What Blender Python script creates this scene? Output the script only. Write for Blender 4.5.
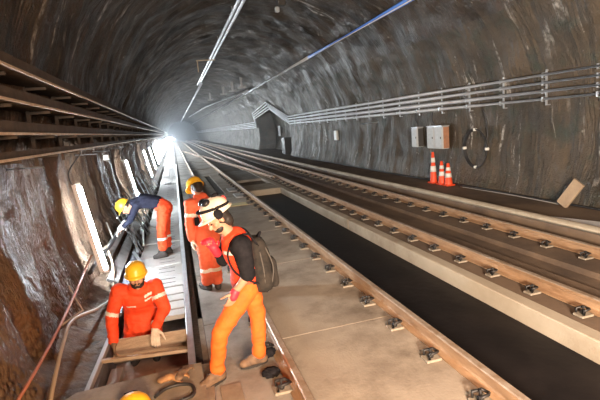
import bpy, bmesh, math, random
from mathutils import Vector, Matrix, noise
V = Vector
random.seed(7)
sc = bpy.context.scene
for o in list(bpy.data.objects): bpy.data.objects.remove(o)
COL = sc.collection

# ------------------------------------------------------------------ camera, light, exposure
cam_d = bpy.data.cameras.new('camera'); cam_d.sensor_width = 36; cam_d.lens = 440/600*36
cam_d.clip_end = 400; cam_d.clip_start = .05
cam = bpy.data.objects.new('camera', cam_d); COL.objects.link(cam); sc.camera = cam
R = Matrix(((0.95772520737789, 0.1283283406187318, -0.2574767254472147),
            (-0.27456395103675585, 0.14052485682983568, -0.9512456846942722),
            (-0.08588983609289025, 0.9817253188173345, 0.1698185338793723)))
cam.matrix_world = Matrix.Translation((0, 0, 2.2)) @ R.to_4x4()
sc.view_settings.view_transform = 'Standard'; sc.view_settings.look = 'None'
sc.view_settings.gamma = 1; sc.view_settings.use_curve_mapping = False
sc.view_settings.exposure = 0.8
sc.cycles.use_denoising = True
sc.cycles.max_bounces = 6; sc.cycles.volume_bounces = 0
sc.cycles.sample_clamp_indirect = 4; sc.cycles.sample_clamp_direct = 0
sc.cycles.caustics_reflective = False; sc.cycles.caustics_refractive = False
w = bpy.data.worlds.new('world'); sc.world = w; w.use_nodes = True
w.node_tree.nodes['Background'].inputs[0].default_value = (.5, .6, .7, 1)
w.node_tree.nodes['Background'].inputs[1].default_value = .05

rad_ = math.radians
def area(name, loc, target, sx, sy, power, color, spread=180):
    l = bpy.data.lights.new(name, 'AREA'); l.shape = 'RECTANGLE'; l.size = sx; l.size_y = sy
    l.energy = power; l.color = color; l.spread = rad_(spread)
    o = bpy.data.objects.new(name, l); COL.objects.link(o); o.location = loc
    o.rotation_euler = (V(target)-V(loc)).to_track_quat('-Z', 'Y').to_euler(); return o
# unseen warm fill lights added near and behind the camera
area('fill_light', (1.6, -1.0, 2.9), (1.4, 2.6, .0), .7, .4, 62, (1, .50, .25), 120)
area('fill_light', (.3, -2.2, 1.7), (7.0, 9, 2.0), .8, .5, 300, (1, .80, .62), 90)
area('fill_light', (1.6, -1.5, 2.6), (6.0, 9, 6.5), 1.2, .5, 150, (1, .84, .70))
area('fill_light', (-.35, 1.6, .7), (-1.5, 4.0, .3), .3, .2, 30, (1, .58, .24))
TUBE = 225.0      # emission of the fluorescent tubes
TUBE_Y = [6.9, 13.7, 22, 27, 32, 36, 40]+[44+4*k for k in range(22)]

# ------------------------------------------------------------------ materials
def mat(name, col, rough=.6, metal=0, col2=None, scale=8, bump=0, bscale=30, emit=None, spec=.5, detail=6, stretch=(1, 1, 1), lo=.35, hi=.65):
    m = bpy.data.materials.new(name); m.use_nodes = True; nt = m.node_tree; b = nt.nodes['Principled BSDF']
    b.inputs['Base Color'].default_value = (*col, 1); b.inputs['Roughness'].default_value = rough
    b.inputs['Metallic'].default_value = metal; b.inputs['Specular IOR Level'].default_value = spec
    if emit:
        b.inputs['Emission Color'].default_value = (*emit[0], 1); b.inputs['Emission Strength'].default_value = emit[1]
    if col2 or bump:
        tc = nt.nodes.new('ShaderNodeTexCoord'); mp = nt.nodes.new('ShaderNodeMapping'); mp.inputs['Scale'].default_value = stretch
        nt.links.new(tc.outputs['Object'], mp.inputs[0])
    if col2:
        n = nt.nodes.new('ShaderNodeTexNoise'); n.inputs['Scale'].default_value = scale; n.inputs['Detail'].default_value = detail
        n.inputs['Roughness'].default_value = .65
        r = nt.nodes.new('ShaderNodeMapRange'); r.inputs[1].default_value = lo; r.inputs[2].default_value = hi
        x = nt.nodes.new('ShaderNodeMix'); x.data_type = 'RGBA'
        x.inputs[6].default_value = (*col, 1); x.inputs[7].default_value = (*col2, 1)
        nt.links.new(mp.outputs[0], n.inputs[0]); nt.links.new(n.outputs[0], r.inputs[0])
        nt.links.new(r.outputs[0], x.inputs[0]); nt.links.new(x.outputs[2], b.inputs['Base Color'])
    if bump:
        n = nt.nodes.new('ShaderNodeTexNoise'); n.inputs['Scale'].default_value = bscale; n.inputs['Detail'].default_value = 5
        bp = nt.nodes.new('ShaderNodeBump'); bp.inputs['Strength'].default_value = 1; bp.inputs['Distance'].default_value = bump
        nt.links.new(mp.outputs[0], n.inputs[0]); nt.links.new(n.outputs[0], bp.inputs['Height']); nt.links.new(bp.outputs[0], b.inputs['Normal'])
    return m

def wall_mat(name, base, base2, warm, streak_amt, rough0, rough1, bscale, spec=.5, nod=0):
    m = bpy.data.materials.new(name); m.use_nodes = True; nt = m.node_tree; N = nt.nodes; L = nt.links; b = N['Principled BSDF']
    uv = N.new('ShaderNodeUVMap'); uv.uv_map = 'uv'; tc = N.new('ShaderNodeTexCoord')
    def nz(src, sx, sy, sz, detail=5, rough=.6, dist=0):
        mp = N.new('ShaderNodeMapping'); mp.inputs['Scale'].default_value = (sx, sy, sz); L.new(src, mp.inputs[0])
        n = N.new('ShaderNodeTexNoise'); n.inputs['Scale'].default_value = 1; n.inputs['Detail'].default_value = detail
        n.inputs['Roughness'].default_value = rough; n.inputs['Distortion'].default_value = dist; L.new(mp.outputs[0], n.inputs[0]); return n.outputs[0]
    def rng(src, a, c, lo=0, hi=1):
        r = N.new('ShaderNodeMapRange'); r.inputs[1].default_value = a; r.inputs[2].default_value = c
        r.inputs[3].default_value = lo; r.inputs[4].default_value = hi; L.new(src, r.inputs[0]); return r.outputs[0]
    def mix(f, a, c):
        x = N.new('ShaderNodeMix'); x.data_type = 'RGBA'; L.new(f, x.inputs[0])
        for i, s in ((6, a), (7, c)):
            if isinstance(s, tuple): x.inputs[i].default_value = (*s, 1)
            else: L.new(s, x.inputs[i])
        return x.outputs[2]
    def mul(a, c):
        x = N.new('ShaderNodeMath'); x.operation = 'MULTIPLY'
        for i, s in ((0, a), (1, c)):
            if isinstance(s, float): x.inputs[i].default_value = s
            else: L.new(s, x.inputs[i])
        return x.outputs[0]
    O = tc.outputs['Object']; U = uv.outputs[0]
    c = mix(rng(nz(O, .9, .9, .9, 6), .35, .65), base, base2)
    c = mix(rng(nz(O, 2.1, 2.1, 2.1, 6), .52, .68), c, warm)
    streak = rng(nz(U, 3.6, .42, 1, 7, .62, 1.1), .585, .64)
    patch = rng(nz(U, .16, .25, 1, 3, .5), .44, .58)
    fine = rng(nz(O, 9, 9, 9, 5), .40, .62)
    s = mul(mul(mul(streak, patch), fine), streak_amt)
    c = mix(s, c, (.60, .57, .52))  # mineral streaks on the walls, painted highlights on the roof
    speck = mul(rng(nz(O, 6, 6, 6, 3), .70, .74), .7)
    c = mix(speck, c, (.45, .42, .36))
    L.new(c, b.inputs['Base Color'])
    L.new(rng(nz(O, 1.5, 1.5, 1.5, 5), .35, .65, rough0, rough1), b.inputs['Roughness'])
    h0 = N.new('ShaderNodeBump'); h0.inputs['Distance'].default_value = .16; L.new(nz(U, 1.9, .20, 1, 6, .62, 1.2), h0.inputs['Height'])
    h1 = N.new('ShaderNodeBump'); L.new(h0.outputs[0], h1.inputs['Normal']); h1.inputs['Distance'].default_value = .05; L.new(nz(O, bscale*.25, bscale*.25, bscale*.25, 6, .62), h1.inputs['Height'])
    h2 = N.new('ShaderNodeBump'); h2.inputs['Distance'].default_value = .012; L.new(nz(O, bscale, bscale, bscale, 3), h2.inputs['Height']); L.new(h1.outputs[0], h2.inputs['Normal'])
    if nod:
        vo = N.new('ShaderNodeTexVoronoi'); vo.feature = 'SMOOTH_F1'; vo.inputs['Scale'].default_value = 17; L.new(O, vo.inputs[0])
        sp = N.new('ShaderNodeSeparateXYZ'); L.new(O, sp.inputs[0])
        am = rng(sp.outputs[2], 1.0, .2, .12, 1); mm = N.new('ShaderNodeMath'); mm.operation = 'MULTIPLY'; L.new(rng(vo.outputs[0], 0, .6, 1, 0), mm.inputs[0]); L.new(am, mm.inputs[1])
        h3 = N.new('ShaderNodeBump'); h3.inputs['Distance'].default_value = nod; L.new(mm.outputs[0], h3.inputs['Height']); L.new(h2.outputs[0], h3.inputs['Normal']); h2 = h3
    L.new(h2.outputs[0], b.inputs['Normal']); b.inputs['Specular IOR Level'].default_value = spec
    return m

M = {}
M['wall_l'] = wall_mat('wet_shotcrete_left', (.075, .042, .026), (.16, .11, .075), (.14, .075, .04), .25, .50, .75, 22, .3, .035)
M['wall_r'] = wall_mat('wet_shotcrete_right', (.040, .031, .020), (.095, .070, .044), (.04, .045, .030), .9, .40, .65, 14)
M['ceil'] = wall_mat('wet_shotcrete_roof', (.022, .018, .014), (.078, .056, .036), (.065, .038, .022), .9, .3, .55, 10)  # its pale streaks put highlights round the roof into the colour
def slab_mat(name, a, c, d, joints=0):
    m = mat(name, a, .75, 0, c, 1.6, .004, 40, lo=.3, hi=.7)
    nt = m.node_tree; b = nt.nodes['Principled BSDF']; src = b.inputs['Base Color'].links[0].from_socket
    tc = nt.nodes.new('ShaderNodeTexCoord'); n = nt.nodes.new('ShaderNodeTexNoise'); n.inputs['Scale'].default_value = .7; n.inputs['Detail'].default_value = 8; n.inputs['Roughness'].default_value = .7
    r = nt.nodes.new('ShaderNodeMapRange'); r.inputs[1].default_value = .48; r.inputs[2].default_value = .66
    x = nt.nodes.new('ShaderNodeMix'); x.data_type = 'RGBA'; x.inputs[7].default_value = (*d, 1)
    nt.links.new(tc.outputs['Object'], n.inputs[0]); nt.links.new(n.outputs[0], r.inputs[0]); nt.links.new(r.outputs[0], x.inputs[0])
    nt.links.new(src, x.inputs[6]); nt.links.new(x.outputs[2], b.inputs['Base Color']); return m
M['slab'] = slab_mat('track_slab_concrete', (.44, .38, .30), (.29, .245, .195), (.17, .135, .10))
M['walk'] = slab_mat('walkway_concrete', (.38, .35, .31), (.24, .22, .19), (.14, .12, .10))
M['curb'] = slab_mat('curb_concrete', (.50, .44, .34), (.40, .34, .26), (.30, .24, .17))
M['bed'] = slab_mat('rusty_bed', (.14, .10, .07), (.20, .14, .095), (.09, .065, .05))
M['cover'] = slab_mat('trench_cover_concrete', (.46, .45, .43), (.36, .35, .33), (.26, .24, .22))
M['trough'] = mat('wet_trough', (.020, .018, .018), .6, 0, (.04, .034, .03), 2.5, .01, 14)
M['dark'] = mat('dark_soil', (.05, .042, .035), .8, 0, (.09, .07, .05), 5, .02, 20)
M['rail'] = mat('rusty_rail_side', (.24, .14, .075), .6, .15, (.44, .28, .16), 7, .004, 50, lo=.3, hi=.7, stretch=(1.5, .5, 1.5))
M['railtop'] = mat('worn_rail_top', (.50, .42, .34), .48, .45, (.34, .24, .16), 10)
M['clip'] = mat('black_clip_steel', (.035, .033, .032), .5, .4)
M['plate'] = mat('clip_base_plate', (.34, .30, .24), .7, .1, (.22, .18, .13), 20)
M['galv'] = mat('galvanised_steel', (.62, .64, .66), .35, .65, (.50, .53, .56), 9)
M['conduit'] = mat('pale_conduit', (.58, .62, .66), .38, .35, (.44, .48, .52), 6)
M['conduitw'] = mat('white_conduit', (.90, .92, .95), .35, 0, (.78, .81, .86), 3)
M['blue'] = mat('blue_pipe', (.12, .32, 1), .35, .1)
M['traysteel'] = mat('brown_tray_steel', (.055, .04, .030), .65, .1, (.10, .075, .056), 7)
M['trayedge'] = mat('tray_lip', (.70, .55, .38), .4, .2, (.50, .38, .26), 12)
M['cable'] = mat('black_cable', (.025, .025, .027), .5)
M['cableg'] = mat('grey_cable', (.33, .32, .30), .55)
M['cabler'] = mat('red_brown_cable', (.46, .17, .10), .55)
M['cableb'] = mat('tan_hose', (.40, .33, .25), .55)
M['tube'] = mat('fluorescent_glass', (.9, .95, 1), .3, emit=((.86, .94, 1), TUBE))
M['lampcap'] = mat('lamp_cap', (.8, .8, .8), .4)
M['greybox'] = mat('grey_enamel', (.50, .53, .54), .45, 0, (.42, .45, .46), 8)
M['rustbox'] = mat('rust_stained_side', (.42, .20, .11), .6, 0, (.30, .16, .10), 12)
M['darkbox'] = mat('dark_box_side', (.06, .06, .06), .5)
M['cone'] = mat('cone_orange', (.85, .085, .025), .5)
M['white'] = mat('white_reflective', (.80, .80, .76), .4)
M['red'] = mat('cone_red_label', (.7, .05, .04), .5)
M['orange'] = mat('coverall_orange_red', (.90, .085, .020), .75, 0, (.80, .065, .015), 14, .004, 38)
M['orange2'] = mat('work_trousers_orange', (.84, .15, .015), .8, 0, (.70, .11, .012), 9, .004, 38)
M['orange3'] = mat('faded_coverall_orange', (.82, .15, .07), .8, 0, (.72, .12, .05), 10, .004, 38)
M['vest'] = mat('vest_red_orange', (.92, .07, .02), .7, 0, (.82, .055, .015), 12, .004, 38)
M['stripe'] = mat('reflective_tape', (.78, .72, .66), .35)
M['black'] = mat('black_fabric', (.010, .010, .012), .95, 0, (.020, .019, .022), 12, .003, 60, spec=.1)
M['navy'] = mat('navy_jersey', (.014, .017, .032), .95, 0, (.024, .027, .045), 12, .003, 60, spec=.1)
M['skin'] = mat('skin', (.50, .27, .17), .5, 0, (.43, .22, .14), 18)
M['hair'] = mat('dark_hair', (.02, .015, .012), .6)
M['yellow'] = mat('yellow_shell', (.95, .55, .03), .35, 0, (.85, .47, .03), 10)
M['cream'] = mat('cream_shell', (.80, .70, .55), .4, 0, (.66, .55, .42), 12)
M['boot'] = mat('dusty_boot_leather', (.22, .14, .085), .75, 0, (.11, .07, .045), 16, .004, 50)
M['bootdark'] = mat('dark_boot_leather', (.045, .04, .038), .7)
M['sole'] = mat('boot_sole', (.03, .025, .022), .7)
M['gloveb'] = mat('beige_knit_glove', (.66, .58, .48), .85, 0, (.52, .44, .35), 25, .002, 90)
M['glovew'] = mat('pale_knit_glove', (.72, .71, .68), .85)
M['glover'] = mat('red_rubber_glove', (.85, .035, .06), .5)
M['gloveleather'] = mat('brown_leather_glove', (.20, .11, .055), .7, 0, (.42, .22, .09), 12, .004, 40)
M['pack'] = mat('charcoal_pack_fabric', (.010, .009, .008), .9, 0, (.032, .025, .019), 9, .004, 60)
M['packtrim'] = mat('grey_pack_trim', (.06, .053, .046), .7)
M['wood'] = mat('weathered_plank', (.42, .33, .24), .8, 0, (.28, .21, .15), 6, .003, 40, stretch=(1, 6, 6))
M['grime'] = mat('grimy_board', (.30, .25, .19), .8, 0, (.20, .155, .115), 5, .004, 30)
M['frame'] = mat('trench_frame_steel', (.34, .34, .34), .65, .0, (.34, .33, .32), 6)
M['bluegrey'] = mat('blue_grey_panel', (.17, .18, .20), .6, .2, (.12, .12, .13), 6)
M['floorpan'] = mat('trench_floor', (.40, .29, .23), .8, 0, (.26, .19, .155), 5, .003, 30)
M['yplate'] = mat('yellow_stained_board', (.60, .52, .26), .7, 0, (.50, .44, .26), 9)
M['leanslab'] = mat('pale_brown_slab', (.40, .30, .20), .8, 0, (.32, .24, .17), 9, .004, 40)
M['lens'] = mat('goggle_lens', (.015, .015, .017), .15)
M['eye'] = mat('eye_dark', (.03, .02, .015), .2)
M['duct'] = mat('grey_duct_board', (.24, .235, .23), .7, .0, (.15, .145, .14), 4, .002, 30)

# ------------------------------------------------------------------ mesh helpers
def basis(d, up=(0, 0, 1)):
    d = V(d).normalized(); u = V(up)
    if abs(d.dot(u.normalized())) > .98: u = V((1, 0, 0))
    x = d.cross(u).normalized(); y = x.cross(d).normalized(); return x, y, d
class MB:
    def __init__(s): s.v = []; s.f = []; s.m = []; s.sm = []
    def add(s, vs, fs, mi=0, smooth=False):
        k = len(s.v); s.v += [V(p) for p in vs]
        for f in fs: s.f.append([k+i for i in f]); s.m.append(mi); s.sm.append(smooth)
    def box(s, c, size, rot=None, mi=0, bev=0):
        hx, hy, hz = [a/2 for a in size]; c = V(c)
        b = min(bev, hx*.9, hy*.9, hz*.9)
        if b <= 0:
            vs = [V((x, y, z)) for x in (-hx, hx) for y in (-hy, hy) for z in (-hz, hz)]
            fs = [(0, 1, 3, 2), (4, 6, 7, 5), (0, 4, 5, 1), (2, 3, 7, 6), (0, 2, 6, 4), (1, 5, 7, 3)]
        else:
            bm = bmesh.new(); bmesh.ops.create_cube(bm, size=1)
            for v in bm.verts: v.co = V((v.co.x*2*hx, v.co.y*2*hy, v.co.z*2*hz))
            bmesh.ops.bevel(bm, geom=list(bm.edges), offset=b, segments=1, affect='EDGES', profile=.5)
            bm.verts.index_update(); vs = [v.co.copy() for v in bm.verts]; fs = [[v.index for v in f.verts] for f in bm.faces]; bm.free()
        if rot is not None: vs = [rot @ v for v in vs]
        s.add([v+c for v in vs], fs, mi)
    def tube(s, pts, r, n=8, mi=0, caps=True, flat=1.0):
        pts = [V(p) for p in pts]; rs = r if isinstance(r, (list, tuple)) else [r]*len(pts); vs = []; x = None
        for i, p in enumerate(pts):
            d = (pts[min(i+1, len(pts)-1)]-pts[max(i-1, 0)]).normalized()
            if x is None: x, y, _ = basis(d)
            else:
                x = (x-d*x.dot(d)).normalized(); y = d.cross(x)
            for k in range(n):
                a = 2*math.pi*k/n; vs.append(p+x*math.cos(a)*rs[i]+y*math.sin(a)*rs[i]*flat)
        fs = [(i*n+k, i*n+(k+1) % n, (i+1)*n+(k+1) % n, (i+1)*n+k) for i in range(len(pts)-1) for k in range(n)]
        s.add(vs, fs, mi, True)
        if caps: s.add(vs[:n], [tuple(range(n))[::-1]], mi); s.add(vs[-n:], [tuple(range(n))], mi)
    def lathe(s, prof, c=(0, 0, 0), axis=(0, 0, 1), n=20, mi=0, sx=1, sy=1, xdir=None):
        z = V(axis).normalized(); x, y, _ = basis(z)
        if xdir is not None: x = (V(xdir)-z*V(xdir).dot(z)).normalized(); y = z.cross(x)
        vs = [V(c)+x*(r*math.cos(2*math.pi*k/n)*sx)+y*(r*math.sin(2*math.pi*k/n)*sy)+z*h for r, h in prof for k in range(n)]
        fs = [(i*n+k, i*n+(k+1) % n, (i+1)*n+(k+1) % n, (i+1)*n+k) for i in range(len(prof)-1) for k in range(n)]
        s.add(vs, fs, mi, True)
    def ell(s, c, ax, mi=0, nu=12, nv=8):
        c = V(c); ax = [V(a) for a in ax]; vs = []
        for j in range(nv+1):
            t = math.pi*j/nv
            for k in range(nu):
                a = 2*math.pi*k/nu; vs.append(c+ax[0]*(math.sin(t)*math.cos(a))+ax[1]*(math.sin(t)*math.sin(a))+ax[2]*math.cos(t))
        fs = [(j*nu+k, (j+1)*nu+k, (j+1)*nu+(k+1) % nu, j*nu+(k+1) % nu) for j in range(nv) for k in range(nu)]
        s.add(vs, fs, mi, True)
    def prism(s, prof, y0, y1, mi=0, axis='y'):   # prof: list of (x, z) polygon
        n = len(prof); a = [V((x, y0, z)) for x, z in prof]; b = [V((x, y1, z)) for x, z in prof]
        s.add(a+b, [tuple(range(n)), tuple(range(2*n-1, n-1, -1))]+[(i, i+n, (i+1) % n+n, (i+1) % n) for i in range(n)], mi)
    def cap(s, p0, p1, r0, r1, wide=None, k=1.0, mi=0):   # round cone, optionally stretched along a direction
        p0, p1 = V(p0), V(p1); d = p1-p0
        if d.length < 1e-5: d = V((0, 0, 1e-4))
        x, y, z = basis(d); n = 14; prof = []
        for j in range(6): t = math.pi/2*j/5; prof.append((r0*math.sin(t), -r0*math.cos(t)))
        Lh = d.length
        for j in range(6): t = math.pi/2*j/5; prof.append((r1*math.cos(t), Lh+r1*math.sin(t)))
        vs = [p0+x*(r*math.cos(2*math.pi*q/n))+y*(r*math.sin(2*math.pi*q/n))+z*h for r, h in prof for q in range(n)]
        if wide is not None:
            u = V(wide).normalized(); out = []
            for v in vs:
                t = max(0, min(1, (v-p0).dot(z)/Lh)); base = p0+z*(t*Lh); out.append(v+u*((v-base).dot(u)*(k-1)))
            vs = out
        fs = [(i*n+q, i*n+(q+1) % n, (i+1)*n+(q+1) % n, (i+1)*n+q) for i in range(len(prof)-1) for q in range(n)]
        s.add(vs, fs, mi, True)
    def build(s, name, mats, parent=None, origin=None):
        o0 = V(origin) if origin is not None else V((0, 0, 0))
        me = bpy.data.meshes.new(name); me.from_pydata([v-o0 for v in s.v], [], s.f)
        for m in (mats if isinstance(mats, (list, tuple)) else [mats]): me.materials.append(m)
        me.polygons.foreach_set('material_index', s.m); me.polygons.foreach_set('use_smooth', s.sm)
        bm = bmesh.new(); bm.from_mesh(me); bmesh.ops.remove_doubles(bm, verts=bm.verts, dist=1e-5); bmesh.ops.recalc_face_normals(bm, faces=bm.faces); bm.to_mesh(me); bm.free()
        ob = bpy.data.objects.new(name, me); COL.objects.link(ob)
        if parent: ob.parent = parent
        if origin is not None: ob.location = o0
        return ob
def tag(o, label, cat, group=None, kind=None):
    o['label'] = label; o['category'] = cat
    if group: o['group'] = group
    if kind: o['kind'] = kind
    return o
def thing(name, label, cat, loc=(0, 0, 0), rz=0, group=None):
    o = bpy.data.objects.new(name, None); o.empty_display_size = .1; COL.objects.link(o); o.location = loc; o.rotation_euler = (0, 0, rz)
    return tag(o, label, cat, group)
def struct(name, mb, mats, origin=None):
    o = mb.build(name, mats, None, origin); o['kind'] = 'structure'; return o
ORD = 'nearest second third fourth fifth sixth seventh eighth ninth tenth eleventh twelfth thirteenth fourteenth fifteenth sixteenth'.split()
def inframe(p):
    c = R.transposed() @ (V(p)-V((0, 0, 2.2))); return c.z < 0 and abs(c.x/-c.z*440) < 300 and abs(c.y/-c.z*440) < 200
class Row:      # labels along a row: the near ones are told apart by their order from the camera, the far ones share
    def __init__(s, fmt, far, grp, n=12): s.fmt, s.far, s.grp, s.n, s.k = fmt, far, grp, n, 0
    def __call__(s, o, p):
        if inframe(p):
            o['label'] = s.fmt % ORD[s.k] if s.k < s.n else s.far; s.k += 1
        else: o['label'] = s.far.replace('far ', '')
        if s.k > s.n or not inframe(p): o['group'] = s.grp
        elif 'group' in o: o['group'] = s.grp
def copy_tree(o, parent=None):
    c = o.copy(); COL.objects.link(c); c.parent = parent
    for ch in list(o.children): copy_tree(ch, c)
    return c
def spline(pts, n=8):
    pts = [V(p) for p in pts]; out = []
    P = [pts[0]*2-pts[1]]+pts+[pts[-1]*2-pts[-2]]
    for i in range(1, len(P)-2):
        for k in range(n):
            t = k/n; a, b, c, d = P[i-1], P[i], P[i+1], P[i+2]
            out.append(.5*((2*b)+(c-a)*t+(2*a-5*b+4*c-d)*t*t+(-a+3*b-3*c+d)*t**3))
    out.append(pts[-1]); return out

# ------------------------------------------------------------------ tunnel shell
CX, CZ, RR = 3.0, 1.7, 4.7
YEND = 150
def stations(y0, dense_to, step):
    ys = [y0]
    while ys[-1] < YEND:
        y = ys[-1]; ys.append(y+(step if y < dense_to else step*(1+(y-dense_to)*.09)))
    ys[-1] = YEND; return ys
NY0, NY1 = 29.2, 40.5
def niche_top(y):
    return 2.75+(y-NY0)/(33.5-NY0)*1.15 if y < 33.5 else 3.9-(y-33.5)/(NY1-33.5)*.35
def disp(a, y):
    p = V((CX+RR*math.cos(a), y, CZ+RR*math.sin(a)))
    d = noise.noise(p*.45)*.10+noise.noise(p*1.3+V((5, 1, 2)))*.07+noise.noise(p*3.1)*.03
    arc = a*RR
    fold = noise.noise(V((y*1.9+noise.noise(p*.7)*1.2, arc*.28, 3.3)))       # folds that run round the lining
    d += -abs(fold)*.12
    return d
def shell(name, a0, a1, na, ys, m, bumpy=1.0):
    vs = []; fs = []; uvs = []; nicheon = name == 'wall_right'
    for y in ys:
        for i in range(na+1):
            a = a0+(a1-a0)*i/na; edge = min(i, na-i)/na
            d = disp(a, y)*bumpy
            if name == 'wall_left' and y < 13:
                p = V((0, y, a*RR)); f = min(1, (13-y)/3)
                d += f*(.07*noise.noise(V((y*2.6, a*RR*1.1, 9)))+.035*abs(noise.noise(V((y*7, a*RR*6, 4))))-.015)
            r = RR+d+.05; x = CX+r*math.cos(a); z = CZ+r*math.sin(a)
            if nicheon and NY0 < y < NY1 and z < niche_top(y): x += 1.5; 
            vs.append((x, y, z)); uvs.append((y, a*RR))
    n = na+1
    for j in range(len(ys)-1):
        for i in range(na): fs.append((j*n+i, j*n+i+1, (j+1)*n+i+1, (j+1)*n+i))
    me = bpy.data.meshes.new(name); me.from_pydata(vs, [], fs); me.materials.append(m)
    ul = me.uv_layers.new(name='uv')
    for l in me.loops: ul.data[l.index].uv = uvs[l.vertex_index]
    me.polygons.foreach_set('use_smooth', [True]*len(me.polygons))
    o = bpy.data.objects.new(name, me); COL.objects.link(o); o['kind'] = 'structure'; return o
rad = math.radians
ys_r = sorted(stations(-4, 22, .13)+[NY0+.001, NY0-.02, NY1-.001, NY1+.02]+[NY0+k*.4 for k in range(1, 28)])
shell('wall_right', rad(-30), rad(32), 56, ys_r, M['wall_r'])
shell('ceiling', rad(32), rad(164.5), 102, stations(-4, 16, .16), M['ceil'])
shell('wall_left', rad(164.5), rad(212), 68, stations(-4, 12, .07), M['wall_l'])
e = MB(); e.add([V((CX+5.2*math.cos(2*math.pi*k/40), YEND-.5, CZ+5.2*math.sin(2*math.pi*k/40))) for k in range(40)], [tuple(range(40))])
struct('wall_far', e, M['dark'])
e = MB(); e.add([V((CX+5.2*math.cos(2*math.pi*k/40), -3.9, CZ+5.2*math.sin(2*math.pi*k/40))) for k in range(40)], [tuple(range(40))])
struct('wall_back', e, M['ceil'])

# ------------------------------------------------------------------ floor structure
def bx(x0, x1, y0, y1, z0, z1, m, name, mb=None):
    b = MB(); b.box(((x0+x1)/2, (y0+y1)/2, (z0+z1)/2), (x1-x0, y1-y0, z1-z0)); return struct(name, b, m)
bx(-2.2, 8.4, -3.9, YEND-.6, -1.0, -.75, M['dark'], 'floor')
bx(-.13, 0.0, -3.9, YEND-.6, -.75, -.02, M['dark'], 'floor_trench_wall_right')
bx(-2.0, -1.02, -3.9, YEND-.6, -.75, -.05, M['dark'], 'floor_ledge_left')
M['rubble'] = mat('brown_rubble', (.07, .043, .027), .8, 0, (.15, .10, .065), 4, .05, 11)
q = MB(); ny, nx = 150, 12; vs = []
for j in range(ny+1):
    yy = 2.4+j*.08
    for i in range(nx+1):
        k = i/nx; xx = -1.04-.50*k; zz = -.04+.26*k*k+.05*noise.noise(V((xx*5, yy*3.2, 1)))*min(1, k*4)+.03*noise.noise(V((xx*14, yy*12, 5)))*min(1, k*4); vs.append((xx, yy, zz))
q.add(vs, [(j*(nx+1)+i, j*(nx+1)+i+1, (j+1)*(nx+1)+i+1, (j+1)*(nx+1)+i) for j in range(ny) for i in range(nx)], 0, True); struct('floor_rubble_slope', q, M['rubble'])
bx(-1.02, -.13, -3.9, YEND-.6, -.75, -.42, M['floorpan'], 'floor_trench')
bx(0.0, .055, -3.9, 5.2, -.75, -.012, M['grime'], 'floor_strip')
bx(0.0, .055, 5.2, YEND-.6, -.75, -.22, M['dark'], 'floor_gutter')
# workers' walkway slabs and track slabs: one slab after another with open joints
def slabs(name, x0, x1, ycuts, z, m, zb=-.75, gap=.018):
    for a, b in zip(ycuts[:-1], ycuts[1:]):
        q = MB(); q.box(((x0+x1)/2, (a+b)/2, (z+zb)/2), (x1-x0, b-a-gap, z-zb)); struct(name, q, m)
bx(.055, 2.26, -3.9, YEND-.6, -.75, -.05, M['dark'], 'floor_base_near_track')
slabs('floor_walkway_slab', .06, .66, [-3.9, 1.2, 3.05, 4.95, 6.8, 8.6, 10.4, 12.3, 14.5, 17, 20, 24, 29, 36, 50, 80, YEND-.6], 0, M['walk'], -.06)
cuts = [-3.9, 1.6, 4.24, 6.76, 9.1, 11.45, 12.55]
slabs('floor_track_slab', .66, 2.26, cuts, 0, M['slab'], -.06)
bx(.66, 2.26, 12.55, 12.75, -.75, -.03, M['dark'], 'floor_joint')
bx(.66, 2.26, 12.75, 15.6, -.75, -.001, M['slab'], 'floor_track_slab')
for (x0, x1, y0, y1) in [(.66, 1.25, 15.6, 23), (1.52, 2.26, 15.6, 23), (.66, 2.26, 23, 27), (.66, 2.26, 27.6, 34), (.66, 2.26, 34.8, YEND-.6)]:
    bx(x0, x1, y0, y1, -.75, -.001, M['slab'], 'floor_track_slab')
# trough between the tracks
bx(2.26, 3.5, -3.9, 15.5, -.75, -.30, M['trough'], 'floor_trough')
bx(2.26, 3.5, 15.5, 17.2, -.75, -.01, M['curb'], 'floor_crossing_slab')
bx(2.26, 3.5, 17.2, 19.2, -.75, -.12, M['bed'], 'floor_trough_bottom')
bx(2.26, 3.5, 19.2, 24.0, -.75, -.02, M['walk'], 'floor_crossing_slab')
bx(2.26, 3.5, 24.0, YEND-.6, -.75, -.10, M['bed'], 'floor_trough_bottom')
wt = MB(); wt.box((2.88, 5.8, -.235), (1.24, 19.4, .03))
M['water'] = mat('dark_standing_water', (.009, .008, .009), .5, 0, (.018, .015, .015), 1.2, .004, 9, spec=.12)
tag(wt.build('standing_water', M['water'], None, (2.88, 5.8, -.235)), 'dark standing water in the long trough between the two tracks', 'water', kind='stuff')
for a, b in [(-3.9, 2.0), (2.0, 9.0), (9.0, 15.6)]:
    q = MB(); q.box((3.59, (a+b)/2, -.375), (.18, b-a-.03, .75), bev=.012); struct('floor_curb', q, M['curb'])
bx(3.5, 3.68, 15.6, YEND-.6, -.75, -.002, M['curb'], 'floor_curb')
bx(3.68, 4.55, -3.9, YEND-.6, -.75, -.015, M['bed'], 'floor_rail_plinth')
bx(4.55, 5.0, -3.9, YEND-.6, -.75, -.10, M['bed'], 'floor_channel')
bx(5.0, 5.72, -3.9, YEND-.6, -.75, -.015, M['bed'], 'floor_rail_plinth')
bx(5.72, 6.0, -3.9, YEND-.6, -.75, -.25, M['trough'], 'floor_gutter')
bx(6.0, 7.95, -3.9, YEND-.6, -.75, .15, M['bed'], 'floor_walkway_right')
bx(7.95, 9.3, NY0, NY1, -.75, .12, M['bed'], 'floor_niche')

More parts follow.
